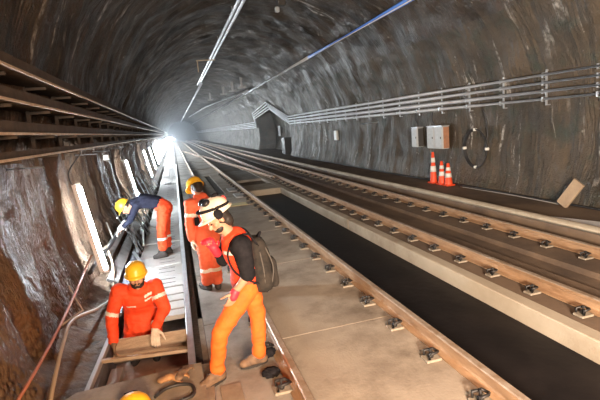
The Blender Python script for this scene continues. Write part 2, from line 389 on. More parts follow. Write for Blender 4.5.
# ------------------------------------------------------------------ rails
def rail_mb(pts):
    prof = [(-.072, 0), (.072, 0), (.072, .012), (.02, .03), (.009, .045), (.009, .105), (.034, .122), (.036, .148), (.026, .158), (-.026, .158), (-.036, .148), (-.034, .122), (-.009, .105), (-.009, .045), (-.02, .03), (-.072, .012)]
    mb = MB(); n = len(prof); vs = []
    for i, p in enumerate(pts):
        p = V(p); d = V(pts[min(i+1, len(pts)-1)])-V(pts[max(i-1, 0)]); s = V((d.y, -d.x, 0)).normalized()
        vs += [p+s*x+V((0, 0, z)) for x, z in prof]
    for i in range(len(pts)-1):
        for k in range(n):
            k2 = (k+1) % n; mb.add([vs[i*n+k], vs[i*n+k2], vs[(i+1)*n+k2], vs[(i+1)*n+k]], [(0, 1, 2, 3)], 1 if k in (7, 8, 9) else 0)
    mb.add(vs[:n], [tuple(range(n))]); mb.add(vs[-n:], [tuple(range(n))[::-1]]); return mb
RAILS = [(.735, 'running rail of the near track, closest to the workers', 'l'), (2.145, 'rusty running rail with black clips beside the dark water trough', 'a'),
         (4.0, 'rusty running rail standing on the plinth behind the pale curb', 'b'), (5.50, 'farthest running rail, beside the walkway pipe along the right wall', 'c')]
for x, lab, k in RAILS:
    tag(rail_mb([(x, -3.8, 0), (x, 40, 0), (x, YEND-1, 0)]).build('rail', [M['rail'], M['railtop']], None, (x, 0, 0)), lab, 'rail')
tag(rail_mb([(2.24, 42, .0), (2.9, 32, .0), (3.45, 25, .0), (3.86, 18, .0)]).build('crossover_rail', [M['rail'], M['railtop']], None, (2.9, 32, 0)), 'pale crossover rail running diagonally between the two tracks in the distance', 'rail')
tag(rail_mb([(.87, 58, .0), (1.7, 48, .0), (2.04, 41, .0)]).build('crossover_rail', [M['rail'], M['railtop']], None, (1.7, 48, 0)), 'crossover rail curving across the near track far down the tunnel', 'rail')
# fastenings
def clip_parts(root, s, detail=True):   # s: -1 clip on the left of the rail
    b = MB(); b.box((s*.055, 0, .012), (.15, .12, .024), bev=.004)
    c = MB()
    c.tube([(s*.10, -.045, .03), (s*.10, -.045, .075), (s*.02, -.04, .08), (-s*.02, 0, .06), (s*.02, .04, .08), (s*.10, .045, .075), (s*.10, .045, .03)], .013, 6)
    d = MB(); d.lathe([(0, 0), (.026, 0), (.026, .03), (.012, .032), (.012, .085), (0, .085)], (s*.06, 0, .024), n=6)
    if detail:
        b.build('base_plate', M['plate'], root); c.build('spring_clip', M['clip'], root); d.build('bolt', M['clip'], root)
    else:
        k = MB()
        for src, mi in ((b, 0), (c, 1), (d, 1)): k.add(src.v, src.f, mi)
        return k
GF = {'l': ('%s black rail clip from the bottom edge, left side of the rail beside the workers', 'far black rail clip on the left side of the rail beside the workers'),
      'a': ('%s black rail clip from the bottom edge, along the rail beside the water trough', 'far black rail clip along the rail beside the water trough'),
      'b': ('%s rail clip from the right edge, on the plinth behind the pale curb', 'far rail clip on the plinth behind the pale curb'),
      'c': ('%s rail clip from the right edge, on the farthest rail near the right wall', 'far rail clip of the farthest rail near the right wall')}
G = {'l': ('rail fastenings beside the workers', 'black steel clip fastening along the left side of the near track left rail', .665, -1),
     'a': ('rail fastenings beside the trough', 'black steel clip fastening on the slab side of the rail beside the water trough', 2.04, -1),
     'b': ('rail fastenings on the curb plinth', 'steel clip fastening with pale base plate on the plinth behind the pale curb', 3.885, -1),
     'c': ('rail fastenings of the farthest rail', 'steel clip fastening along the farthest rail near the right wall', 5.385, -1)}
YS0 = {'l': (2.67, 14), 'a': (2.59, 30), 'b': (2.0, 34), 'c': (3.3, 34)}
for k, (grp, lab, x, s) in G.items():
    near = thing('rail_fastener', lab, 'rail fastener', (x, YS0[k][0], 0), 0, grp); clip_parts(near, s)
    far = None; y0, n = YS0[k]; row = Row(*GF[k], grp); row(near, (x-.05, y0, .05))
    for i in range(1, n):
        y = y0+.68*i
        if y < 13: c = copy_tree(near)
        else:
            if far is None:
                far = clip_parts(None, s, False).build('rail_fastener', [M['plate'], M['clip']]); tag(far, lab, 'rail fastener', grp); c = far
            else: c = far.copy(); COL.objects.link(c)
        c.location = (x, y, 0); row(c, (x-.05, y, .05))

# ------------------------------------------------------------------ fluorescent tubes on the left wall
def on_left(y, z, off=.12):
    return V((CX-math.sqrt(RR**2-(z-CZ)**2)+off, y, z))
root0 = None
for i, ty in enumerate(TUBE_Y):
    labs = ['bright fluorescent tube on the left wall, nearest and largest', 'bright fluorescent tube on the left wall above the bending worker in navy',
            'third fluorescent tube along the left wall, beyond the bending worker']
    lab = labs[i] if i < 3 else 'small far fluorescent tube in the glare at the end of the left wall'
    if root0 is None:
        root0 = r = thing('tube_lamp', lab, 'lamp', (-1.40, ty, .95), 0)
        a = V((-1.44, ty+.18, 1.60))-r.location; b = V((-1.20, ty-.12, .32))-r.location; d = (b-a).normalized()
        t = MB(); t.tube([a+d*.04, b-d*.04], .044, 12); t.build('glass_tube', M['tube'], r)
        e1 = V((1, 0, 0)); e1 = (e1-d*e1.dot(d)).normalized(); e2 = d.cross(e1)
        t = MB(); Mh = Matrix((e1, e2, d)).transposed(); mid = (a+b)/2
        t.box(mid-e1*.06, (.014, .15, (b-a).length), rot=Mh)
        sgn = -1 if e2.y > 0 else 1
        t.box(mid-e1*.035+e2*sgn*.078, (.06, .010, (b-a).length), rot=Mh)  # camera-side wing added to keep lamp light off the near wall
        t.build('reflector_shield', M['lampcap'], r)
        for p, q in ((a-d*.02, a+d*.045), (b-d*.045, b+d*.02)):
            c = MB(); c.tube([p, q], .046, 12); c.build('end_cap', M['lampcap'], r)
    else:
        r = copy_tree(root0); r.location = (-1.40, ty, .95); r['label'] = lab
        if i >= 3: r['group'] = 'far fluorescent tubes on the left wall'
    c = MB(); p0 = V((-1.52, ty+.18, 1.62)); q0 = V((-1.36, ty+.4, 2.06))
    c.tube(spline([p0, p0+V((-.02, .08, .18)), q0]), .009, 6)
    tag(c.build('lamp_cord', M['cable'], None, q0), ['cord that hangs the nearest tube lamp from the lowest cable tray', 'cord that hangs the second tube lamp from the cable trays'][i] if i < 2 else 'cord that hangs a far tube lamp from the cable trays', 'cable', 'far tube lamp cords' if i >= 2 else None)

fl = None
M['flood'] = mat('floodlight_glass', (1, 1, 1), .3, emit=((.85, .94, 1), 520))
for i, (x, y, z) in enumerate(((-.75, 46, 1.5), (-.35, 62, 1.7), (-.7, 84, 1.6))):
    r = thing('work_light', ['nearest', 'middle', 'farthest'][i]+' round work light shining back along the tunnel from its far left', 'lamp', (x, y, -.003))
    t = MB(); t.tube([(0, .05, 0), (0, .05, z)], .03, 8); t.build('stand', M['galv'], r)
    t = MB(); t.lathe([(0, 0), (.20, 0), (.20, .14), (0, .14)], (0, -.0, z), (0, 1, 0), 16); t.build('lamp_housing', M['lampcap'], r)
    t = MB(); t.lathe([(0, .02), (.17, .012), (.18, 0)], (0, -.02, z), (0, -1, 0), 16); t.build('lamp_glass', M['flood'], r)

# ------------------------------------------------------------------ cable trays on the left wall
TR = [(2.86, -1.20), (2.60, -1.24), (2.33, -1.28), (2.12, -1.30)]
tl = ['topmost brown cable tray on the left wall', 'second cable tray from the top on the left wall', 'third cable tray from the top on the left wall', 'lowest cable tray on the left wall, above the tube lamps']
for i, (z, x) in enumerate(TR):
    xw = CX-math.sqrt(RR**2-(z-CZ)**2)
    r = thing('cable_tray', tl[i], 'cable tray', (x, 4, z))
    h = .10 if i < 3 else .06
    t = MB(); t.box(((xw-x)/2, 60, 0), (x-xw, 126, .012)); t.box((0, 60, h/2), (.012, 126, h)); t.build('tray_channel', M['traysteel'], r)
    t = MB(); t.box((.014, 60, -h*.5+h/2-.006), (.022, 126, .022)); t.build('tray_lip', M['trayedge'], r)  # pale gold colour stands for light along the tray's lower edge
    for k in range(2 if i < 3 else 1):
        c = MB(); xx = x-.07-.09*k; c.tube([(xx+.02*noise.noise(V((y, k, i))), y, z+.03+.012*noise.noise(V((y*.9, i, k)))) for y in [-3+3*j for j in range(43)]], .024, 8)
        tag(c.build('power_cable', M['cable'], None, (xx, 0, z)), 'black power cable lying %s in the %s cable tray' % (['at the front', 'at the back'][k], ['topmost', 'second', 'third', 'lowest'][i]), 'cable')
bk = None; row = Row('%s upright bracket of the left wall cable trays, counted from the left edge', 'far upright bracket of the left wall cable trays', 'brackets of the left cable trays', 8)
for i in range(40):
    y = 3.1+1.25*i+ (0 if i < 20 else (i-20)*1.2)
    if bk is None:
        bk = t = MB(); t.box((-.12, 0, 0), (.04, .045, 1.02)); 
        for z, x in TR: t.box((-.01, 0, z-2.5-.03), (.22, .035, .03))
        bk = t.build('tray_bracket', M['traysteel']); tag(bk, 'galvanised upright bracket holding the cable trays on the left wall', 'bracket', 'brackets of the left cable trays'); c = bk
    else: c = bk.copy(); COL.objects.link(c)
    c.location = (-1.385, y, 2.5); row(c, (-1.3, y, 2.7))
# thin arms with small hooks under the lowest tray
ar = None
for i, y in enumerate([4.6, 7.6, 9.1, 10.6, 12.1, 15, 17.5, 20]):
    if ar is None:
        t = MB(); t.tube([(-.26, 0, 0), (.05, 0, -.01)], .012, 6); t.tube([(.05, 0, -.01), (.05, 0, -.14)], .009, 6)
        ar = c = t.build('hook_arm', M['galv']); tag(c, 'thin steel hook arm sticking out under the lowest left cable tray', 'hook', 'hook arms under the left cable trays')
    else: c = ar.copy(); COL.objects.link(c)
    c.location = (-1.24, y, 2.02)
jb = MB(); jb.box((-1.30, 9.3, 1.88), (.10, .12, .10), bev=.008)
tag(jb.build('junction_box', M['white'], None, (-1.30, 9.3, 1.88)), 'small white junction box hanging under the left cable trays', 'junction box')

# ------------------------------------------------------------------ conduits on the right wall
def on_right(y, z, off=.12): return V((CX+math.sqrt(RR**2-(z-CZ)**2)-off, y, z))
CZs = [2.76, 2.60, 2.43, 2.27]
cn = ['topmost', 'second', 'third', 'lowest']
for i, z in enumerate(CZs):
    c = MB(); up = .95
    pts = [on_right(-3, z), on_right(12, z), on_right(NY0-.4, z), on_right(33.2, z+1.25), on_right(NY1+.2, z+.75), on_right(NY1+.6, z-.05), on_right(70, z-.05), on_right(YEND-2, z-.05)]
    c.tube(pts, .050 if i != 2 else .062, 10)
    tag(c.build('conduit', M['conduitw'], None, on_right(5, z)), '%s of the four silver conduits along the right wall, rising over the niche' % cn[i], 'conduit')
hg = None
row = Row('%s strap bracket from the right edge on the four right wall conduits', 'far strap bracket on the four right wall conduits', 'brackets of the right wall conduits', 10)
ysH = [y for y in [2.65+1.25*k for k in range(22)] if y < NY0-.6]+[43+2.5*k for k in range(16)]
for y in ysH:
    if hg is None:
        t = MB(); t.box((.02, 0, 0), (.03, .035, .72)); t.box((.06, 0, .34), (.08, .05, .02)); t.box((.06, 0, -.36), (.10, .04, .02))
        for z in CZs: t.box((-.085, 0, z-2.51), (.018, .04, .10)); t.box((-.045, 0, z-2.51+.046), (.08, .035, .008)); t.box((-.045, 0, z-2.51-.046), (.08, .035, .008))
        hg = c = t.build('conduit_bracket', M['galv']); tag(c, 'galvanised upright strap bracket clamping the four right wall conduits', 'bracket', 'brackets of the right wall conduits')
    else: c = hg.copy(); COL.objects.link(c)
    c.location = (on_right(y, 2.51).x+.06, y, 2.51); row(c, (7.5, y, 2.51))

# ------------------------------------------------------------------ ceiling pipes
for dx, r_, lab, mm in ((0, .055, 'left white conduit of the pair under the crown of the roof', 'conduitw'), (.16, .055, 'right white conduit of the pair under the crown of the roof', 'conduitw')):
    c = MB(); c.tube([(2.44+dx, y, 6.06) for y in (-3, 10, 20, 38)], r_, 10)
    tag(c.build('roof_conduit', M[mm], None, (2.44+dx, 10, 6.06)), lab, 'conduit')
c = MB(); c.tube([(2.62, 36, 5.95), (2.7, 60, 5.95), (2.8, 140, 5.95)], .10, 10)
tag(c.build('roof_conduit', M['conduitw'], None, (2.6, 36, 5.95)), 'white roof conduit continuing towards the tunnel end', 'conduit')
r = thing('roof_pipe', 'thin pipe high on the right of the roof, blue in its near stretch', 'pipe', (5.95, 10, 4.95))
for nm, m_, y0, y1 in (('blue_length', 'blue', 10.2-10, 18.5-10), ('white_length', 'conduitw', 18.5-10, 34-10), ('white_length', 'conduitw', 34-10, 130), ('blue_length', 'blue', -13, .2)):
    t = MB(); t.tube([(0, y0, 0), (0, y1, 0)], .07, 10); t.build(nm, M[m_], r)
c = MB(); c.tube([(5.87, -3, 4.88), (5.87, 36, 4.88)], .028, 8)
tag(c.build('roof_conduit', M['conduitw'], None, (5.87, 10, 4.88)), 'thin white conduit running along the underside of the blue roof pipe', 'conduit')
c = MB(); c.tube([(5.82, 34, 5.0), (4.7, 62, 5.55), (4.0, 105, 5.9)], .11, 10)
tag(c.build('roof_conduit', M['conduitw'], None, (5.82, 34, 5.0)), 'white branch pipe leaving the blue roof pipe for the tunnel end', 'conduit')
hz = None
for (x, y) in ((2.5, 6), (2.5, 11), (2.5, 16), (2.5, 21), (2.5, 26), (2.5, 31)):
    if hz is None:
        t = MB(); t.box((0, 0, .17), (.03, .03, .30)); t.box((0, 0, .01), (.26, .04, .02)); hz = c = t.build('roof_hanger', M['galv']); tag(c, 'small hanger carrying the pair of white conduits under the roof crown', 'hanger', 'hangers of the roof conduits')
    else: c = hz.copy(); COL.objects.link(c)
    c.location = (x, y, 6.10)
hz = None
for i, (x, y, z) in enumerate(((4.27, 48.4, 5.95), (4.76, 40.3, 5.78), (4.99, 36, 5.66), (5.18, 32.5, 5.56))):
    if hz is None:
        t = MB(); t.box((0, 0, 0), (.14, .1, .75)); t.box((0, 0, -.42), (.55, .18, .12)); hz = c = t.build('roof_support', M['galv']); tag(c, 'inverted T shaped steel support hanging from the far roof', 'support', 'T supports on the far roof')
    else: c = hz.copy(); COL.objects.link(c)
    c.location = (x, y, z)
t = MB(); t.box((2.2, 25, 6.0), (1.0, .12, .05)); t.box((1.75, 25, 5.7), (.05, .08, .6))
tag(t.build('roof_bracket', M['trayedge'], None, (2.2, 25, 6.0)), 'rust orange cross arm bolted to the roof beside the white conduits', 'bracket')
r = thing('roof_lamp', 'small grey roof fitting near the top edge right of the white conduits', 'lamp', (3.84, 14.4, 6.1))
t = MB(); t.box((0, 0, 0), (.26, .2, .3), bev=.02); t.build('housing', M['packtrim'], r)
t = MB(); t.box((-.15, 0, -.26), (.14, .14, .16), bev=.02); t.build('fitting_head', M['greybox'], r)
t = MB(); t.box((0, 0, .25), (.06, .06, .25)); t.build('stem', M['galv'], r)

# ------------------------------------------------------------------ right wall items
def wallbox(y, z, w_, h_, lab, sidem):
    p = on_right(y, z, .16); r = thing('control_box', lab, 'box', (p.x, y, z-h_/2))
    t = MB(); t.box((0, 0, h_/2), (.22, w_, h_), bev=.012); t.build('housing', M['greybox'], r)
    t = MB(); t.box((-.118, 0, h_/2), (.014, w_*.90, h_*.92), bev=.004); d = t.build('door', M['greybox'], r)
    t = MB(); t.box((-.13, -w_*.32, h_/2), (.012, .025, .06)); t.build('handle', M['clip'], d)
    t = MB(); t.box((.01, -w_/2-.006, h_/2), (.18, .01, h_*.95)); t.build('side_plate', M[sidem], r)  # dark plate colour stands for shadow on that side; the rust is real
    t = MB(); t.box((.0, 0, h_+.015), (.24, w_*1.05, .03)); t.build('lid', M['galv'], r)
wallbox(12.72, 1.45, .34, .60, 'grey control box on the right wall, on its own left of the pair', 'darkbox')
wallbox(11.80, 1.45, .38, .64, 'left grey control box of the adjoining pair above the traffic cones', 'darkbox')
wallbox(11.38, 1.45, .40, .64, 'right grey control box of the pair, with a rusty brown side', 'rustbox')
for i, (y, z1) in enumerate(((12.72, 2.2), (11.80, 2.2))):
    t = MB(); p = on_right(y, 1.84, .12); t.tube(spline([p, p+V((-.02, .1, .15)), on_right(y+.05, z1, .12)]), .013, 6)
    tag(t.build('feed_cable', M['cable'], None, p), ['thin cable dropping from the conduits to the lone control box', 'thin cable dropping from the conduits to the left box of the pair'][i], 'cable')
def cone(x, y, h, lab, squat=1.0):
    r = thing('traffic_cone', lab, 'traffic cone', (x, y, .151))
    t = MB(); t.box((0, 0, .02), (.26, .26, .04), bev=.012); t.build('base', M['cone'], r)
    t = MB(); hs = lambda k: (.105+(.036-.105)*k)*squat
    t.lathe([(hs(0), .04), (hs(1), h), (hs(1)*.6, h+.01), (0, h+.01)], n=20); t.build('cone_body', M['cone'], r)
    t = MB(); t.lathe([(hs(.34), .04+(h-.04)*.34), (hs(.34)+.004, .04+(h-.04)*.34), (hs(.54)+.004, .04+(h-.04)*.54), (hs(.54), .04+(h-.04)*.54)], n=20); t.build('reflective_band', M['white'], r)
    t = MB(); t.lathe([(hs(.66), .04+(h-.04)*.66), (hs(.66)+.004, .04+(h-.04)*.66), (hs(.82)+.004, .04+(h-.04)*.82), (hs(.82), .04+(h-.04)*.82)], n=20); t.build('reflective_band', M['white'], r)
cone(7.20, 11.36, .90, 'tallest orange traffic cone with white bands, leftmost by the right wall')
cone(7.20, 10.93, .66, 'middle and smallest orange traffic cone with white bands')
cone(7.20, 10.62, .62, 'rightmost orange traffic cone with white bands, nearest the cable coil', 1.08)
t = MB(); cc = on_right(9.93, 1.17, .10)
for j in range(3):
    rr = .49+.018*(j-1)
    t.tube([(cc.x-.02*(j-1)+math.sin(a)*(-.0), cc.y+math.cos(a)*rr*.92, cc.z+math.sin(a)*rr) for a in [2*math.pi*k/40 for k in range(41)]], .014, 6, caps=False)
tag(t.build('cable_coil', M['cable'], None, cc), 'ring shaped coil of black cable hung on the right wall', 'cable coil')
for i, (dy, dz) in enumerate(((0, .49), (.45, 0), (-.45, 0), (0, -.49))):
    t = MB(); t.box((cc.x, cc.y+dy, cc.z+dz), (.09, .07, .07), bev=.01)
    tag(t.build('coil_clamp', M['white'], None, (cc.x, cc.y+dy, cc.z+dz)), ['white clamp at the top', 'white clamp at the left', 'white clamp at the right', 'white clamp at the bottom'][i]+' of the black cable coil', 'clamp')
t = MB(); t.tube(spline([on_right(9.62, 2.2, .1), on_right(9.55, 1.9, .08), on_right(9.5, 1.5, .09), on_right(9.6, 1.1, .09)]), .014, 6)
tag(t.build('feed_cable', M['cable'], None, on_right(9.6, 2.2, .1)), 'black cable dropping from the conduits to the right side of the coil', 'cable')
t = MB(); t.tube(spline([(7.36, y, .18+.01*math.sin(y*2)) for y in (2, 4, 6, 8, 10, 12, 15, 20, 28)]), .022, 6)
tag(t.build('floor_cable', M['cable'], None, (7.36, 8, .18)), 'black cable lying along the foot of the right wall', 'cable')
t = MB(); t.tube(spline([(7.27, y, .17+.01*math.sin(y*1.7)) for y in (6.9, 8, 9, 10.2)]), .012, 6)
tag(t.build('floor_cable', M['cableg'], None, (7.27, 8, .17)), 'thin pale cable beside the black cable between the cones and the leaning slab', 'cable')
t = MB(); t.box((0, 0, 0), (.06, .24, .56), rot=Matrix.Rotation(rad(30), 3, 'X') @ Matrix.Rotation(rad(14), 3, 'Y'), bev=.01)
for i in range(len(t.v)): t.v[i] += V((7.24, 6.70, .42))
tag(t.build('leaning_slab', M['leanslab'], None, (7.24, 6.70, .42)), 'pale brown slab leaning on the foot of the right wall', 'slab')
t = MB(); p = on_right(20.4, 1.5, .06); t.box(p, (.12, .34, .46), bev=.02)
tag(t.build('wall_sign', M['white'], None, p), 'small white panel on the right wall between niche and control boxes', 'panel')
t = MB(); p = on_right(16.4, 2.0, .06); t.tube([on_right(15.7, 2.02, .07), on_right(17.2, 1.98, .07)], .025, 8)
tag(t.build('wall_bar', M['conduit'], None, p), 'short pale horizontal bar on the wall below the right conduits', 'bar')
# pipe on the walkway edge and the plate on it
t = MB(); t.tube([(6.02, y, .21) for y in (-3, 5, 12, 30, 80, 140)], .062, 14)
tag(t.build('walkway_pipe', M['curb'], None, (6.02, 5, .21)), 'long cream pipe lying along the edge of the right walkway', 'pipe')
t = MB(); pr = [(6.12, 6.5), (6.30, 6.1), (6.62, 5.25), (6.62, 3.2), (6.14, 3.2)]
t.add([(x, y, .16) for x, y in pr]+[(x, y, .20) for x, y in pr], [tuple(range(5))[::-1], tuple(range(5, 10))]+[(i, (i+1) % 5, (i+1) % 5+5, i+5) for i in range(5)])
tag(t.build('metal_plate', M['conduitw'], None, (6.4, 5, .16)), 'pale pointed metal plate lying on the right walkway behind the cream pipe', 'plate')
t = MB(); p = V((6.95, 5.3, .22)); t.tube([(7.30, 5.75, .16), (7.34, 5.75, .62)], .022, 6)
tag(t.build('peg', M['clip'], None, (7.3, 5.75, .16)), 'short dark peg standing against the wall right of the leaning slab', 'peg')
t = MB(); t.box((7.75, 31.0, .75), (.5, .9, 1.2), bev=.03)
tag(t.build('niche_cabinet', M['darkbox'], None, (7.75, 31, .15)), 'dark cabinet standing in the niche of the right wall', 'cabinet')
t = MB(); t.box((9.02, 38.2, 1.75), (.1, .5, .9), bev=.02)
tag(t.build('niche_sign', M['conduitw'], None, (9.02, 38.2, 1.75)), 'pale panel on the back wall of the niche', 'panel')

# ------------------------------------------------------------------ trench: covers, frame, planks
def cover(y0, y1, x0=-.86, x1=-.14, lab='', grp=None):
    mb = MB(); L_ = y1-y0; mb.box(((x0+x1)/2, (y0+y1)/2, -.03), (x1-x0, L_, .06), bev=.008); return mb
c0 = None; y = 5.42; n_ = 0; row = Row('%s slotted trench cover of the long row, counted after the four narrow ones', 'far slotted trench cover of the long row up the left side', 'row of trench covers', 12)
while y < 34:
    ln = (.24, .30, .26, .34)[n_] if n_ < 4 else .58
    if n_ < 4: mb = cover(y, y+ln-.045)
    else: mb = None
    lab = ['first pale trench cover behind the man with the board', 'second pale trench cover behind the man with the board', 'third pale trench cover behind the man with the board', 'fourth pale trench cover behind the man with the board'][n_] if n_ < 4 else 'pale concrete trench cover with slots in the long row up the left side'
    if mb: o = mb.build('trench_cover', M['cover'], None, (-.5, y, 0)); tag(o, lab, 'trench cover')
    else:
        if c0 is None:
            r = thing('trench_cover', lab, 'trench cover', (-.5, y, 0), 0, 'row of trench covers'); t = MB(); t.box((0, .28, -.03), (.74, .555, .06), bev=.008); t.build('slab', M['cover'], r)
            t = MB()
            for k in range(2): t = MB(); t.box((.12, .18+.2*k, .0), (.26, .018, .006)); t.build('slot', M['cable'], r); c0 = r
        else:
            r = copy_tree(c0); r.location = (-.5+random.uniform(-.012, .012), y, random.uniform(-.004, .012)); r.rotation_euler[2] = random.uniform(-.015, .015)
    if not mb: row(r, (-.3, y, 0))
    y += ln; n_ += 1
bx(-1.0, -.13, 34, YEND-.6, -.45, -.003, M['cover'], 'floor_trench_covers_far')
for (y_, l_) in ((21.2, .6),):
    t = MB(); t.box((-.5, y_, .03), (.3, l_, .03)); tag(t.build('grating', M['clip'], None, (-.5, y_, .03)), 'dark grating lying on the pale trench covers in the distance', 'grating')
# steel frame
def bar(a, b, w_, h_, m, name, lab, cat):
    a, b = V(a), V(b); d = b-a; x, y_, z_ = basis(d); Mx = Matrix((x, z_, y_)).transposed()
    t = MB(); t.box((0, 0, 0), (w_, d.length, h_), rot=Mx, bev=.004); t.v = [v+(a+b)/2 for v in t.v]
    return tag(t.build(name, m, None, (a+b)/2), lab, cat)
bar((-.105, 2.6, .016), (-.09, 34, .016), .07, .06, M['galv'], 'steel_edge', 'long steel edge bar between the trench and the workers walkway', 'edge bar')
bar((-1.07, 3.2, .0), (-.96, 5.5, .0), .045, .06, M['frame'], 'steel_edge', 'steel side bar along the left edge of the open trench', 'edge bar')
bar((-1.02, 4.57, .01), (-.13, 4.42, .01), .045, .035, M['wood'], 'cross_bar', 'thin pale bar lying across the open trench in front of the concrete board', 'bar')
t = MB(); t.box((-.985, 4.5, -.2), (.03, 2.0, .34)); tag(t.build('side_panel', M['bluegrey'], None, (-.985, 4.5, -.2)), 'blue grey panel lining the left side of the open trench', 'panel')
for i, (x0, x1) in enumerate(((-.86, -.52), (-.51, -.15))):
    t = MB(); t.box(((x0+x1)/2, 3.9, -.285), (x1-x0, 1.6, .03), bev=.004); tag(t.build('floor_board', M['floorpan'], None, ((x0+x1)/2, 4, -.285)), ['left brown board on the bottom of the open trench', 'right brown board on the bottom of the open trench'][i], 'board')
bar((-.91, 3.9, -.215), (-.88, 4.7, -.215), .12, .1, M['frame'], 'duct_pipe', 'pale duct running along the bottom of the open trench by the left panel', 'duct')
bar((-.42, 4.10, -.26), (-.26, 4.07, -.26), .05, .02, M['wood'], 'wood_scrap', 'small pale wood scrap on the trench bottom', 'scrap')
# board held by the front man
t = MB(); t.box((0, 0, 0), (.80, .25, .06), rot=Matrix.Rotation(rad(50), 3, 'X'), bev=.006); t.v = [Matrix.Rotation(rad(-7), 3, 'Z') @ v+V((-.52, 4.84, -.065)) for v in t.v]
tag(t.build('concrete_board', M['wood'], None, (-.52, 4.84, -.065)), 'long weathered cover board tilted in the hands of the man in the trench', 'board')
# foreground board across the trench
t = MB(); pr = [(-1.30, 3.10), (.0, 3.10), (-.02, 3.98), (-.13, 3.99), (-1.09, 3.93), (-1.22, 3.80)]; n6 = len(pr)
t.add([(x, y, .035) for x, y in pr]+[(x, y, .075) for x, y in pr], [tuple(range(n6))[::-1], tuple(range(n6, 2*n6))]+[(i, (i+1) % n6, (i+1) % n6+n6, i+n6) for i in range(n6)])
tag(t.build('plank', M['grime'], None, (-.6, 3.5, .035)), 'wide grimy board laid across the trench at the bottom edge', 'board')
# ducts stacked along the left wall
k_ = 0
for (x0, z0, x1, z1, y0, y1, w_, m_, lab) in ((-1.16, .10, -1.16, .12, 6.9, 11.6, .17, 'duct', 'grey duct board along the foot of the left wall, nearest the trench'),
        (-1.30, .30, -1.33, .34, 7.8, 12.2, .16, 'duct', 'upper grey duct board leaning along the foot of the left wall'),
        (-.97, .03, -.97, .04, 5.7, 9.0, .12, 'bluegrey', 'dark grey duct board lying on the trench edge beside the bending worker')):
    a, b = V((x0, y0, z0)), V((x1, y1, z1)); t = MB(); t.box((0, 0, 0), (w_, (b-a).length, .05), rot=Matrix.Rotation(rad(38 if k_ < 2 else 8), 3, 'Y'), bev=.006); t.v = [v+(a+b)/2 for v in t.v]
    tag(t.build('duct_board', M[m_], None, (a+b)/2), lab, 'duct board'); k_ += 1
# bracket rack uprights beside and beyond the bending worker
rk = None; row = Row('%s slanted steel rack leaning between the left wall and the trench covers', 'x', 'x', 10)
for i, y in enumerate([8.9, 9.7, 10.5, 11.4, 12.4, 13.6, 15, 16.6, 18.4, 20.5]):
    if rk is None:
        rk = thing('floor_rack', 'slanted galvanised cable rack leaning between the left wall and the covers', 'rack', (-1.0, y, 0), 0)
        t = MB(); t.tube([(-.30, 0, .95), (.12, -.12, .0)], .022, 6); t.build('upright', M['galv'], rk)
        t = MB(); t.tube([(-.22, .25, .85), (.14, .10, .0)], .018, 6); t.build('upright', M['galv'], rk)
        for z in (.25, .5, .75):
            t = MB(); x = -.30+.42*(1-z/.95); t.tube([(x, -.1, z), (x+.0, .22, z)], .014, 6); t.build('rung', M['galv'], rk)
        row(rk, (-1, y, .4))
    else:
        c = copy_tree(rk); c.location = (-1.0+random.uniform(-.05, .05), y, 0); c.rotation_euler[2] = random.uniform(-.3, .3); row(c, (-1, y, .4))
for i, (p, q, m_) in enumerate((((-.93, 8.7, .05), (-1.08, 9.7, .42), 'galv'), ((-.86, 9.2, .06), (-.95, 10.6, .10), 'white'), ((-.80, 7.9, .03), (-.98, 8.5, .12), 'galv'))):
    bar(p, q, .05, .03, M[m_], 'steel_offcut', ['tilted steel offcut beside the boots of the bending worker', 'white offcut on the ground beyond the bending worker', 'short steel offcut in front of the bending workers boots'][i], 'offcut')
t = MB(); t.tube(spline([(-1.18, 8.34, .55), (-1.28, 7.9, .42), (-1.36, 7.3, .40), (-1.38, 6.6, .38)]), .028, 8)
tag(t.build('thick_cable', M['cable'], None, (-1.2, 8.2, .5)), 'thick dark cable pulled by the gloves of the bending worker', 'cable')
t = MB(); t.tube([(-1.44, 9.0, .66), (-1.30, 8.6, .36), (-1.42, 7.4, .45)], .014, 8)
tag(t.build('bent_rod', M['white'], None, (-1.3, 8.6, .36)), 'thin white bent rod on the left wall below the bending workers hands', 'rod')
t = MB(); t.tube([(-1.40, 5.5, .58), (-1.27, 5.4, .28), (-1.36, 4.85, .36)], .011, 8)
tag(t.build('bent_rod', M['cableb'], None, (-1.3, 5.6, .36)), 'thin brown bent rod on the wall left of the man in the trench', 'rod')
t = MB(); t.tube(spline([(-1.36, 3.2, .36), (-1.33, 4.2, .40), (-1.34, 5.4, .46), (-1.38, 6.9, .56)]), .014, 8)
tag(t.build('wall_cable', M['cabler'], None, (-1.35, 4.2, .4)), 'red brown rod like cable running down the lower left wall', 'cable')
t = MB(); t.tube(spline([(-1.20, 3.3, -.02), (-1.24, 3.8, .17), (-1.27, 4.5, .33), (-1.28, 5.0, .34), (-1.20, 5.9, .10), (-1.15, 6.6, -.0), (-1.18, 7.3, .25), (-1.33, 7.9, .45)], 10), .018, 8)
tag(t.build('wall_hose', M['cableb'], None, (-1.25, 4.5, .3)), 'tan hose looping along the foot of the left wall behind the man in the trench', 'hose')
# distant slab details
t = MB(); t.box((1.52, 12.92, .012), (.66, .42, .022), bev=.004); tag(t.build('yellow_board', M['yplate'], None, (1.52, 12.92, .01)), 'yellowish board lying on the near track beside the clips', 'board')
for i, (x, y) in enumerate(((1.05, 14.3), (1.86, 14.6), (1.82, 16.2))):
    t = MB(); t.box((x, y, .03), (.30, .9, .05), bev=.006); tag(t.build('concrete_block', M['cover'], None, (x, y, .03)), ['flat pale block on the near track, left of the yellowish board', 'flat pale block on the near track behind the yellowish board', 'flat pale block on the near track beside the dark pit'][i], 'block')

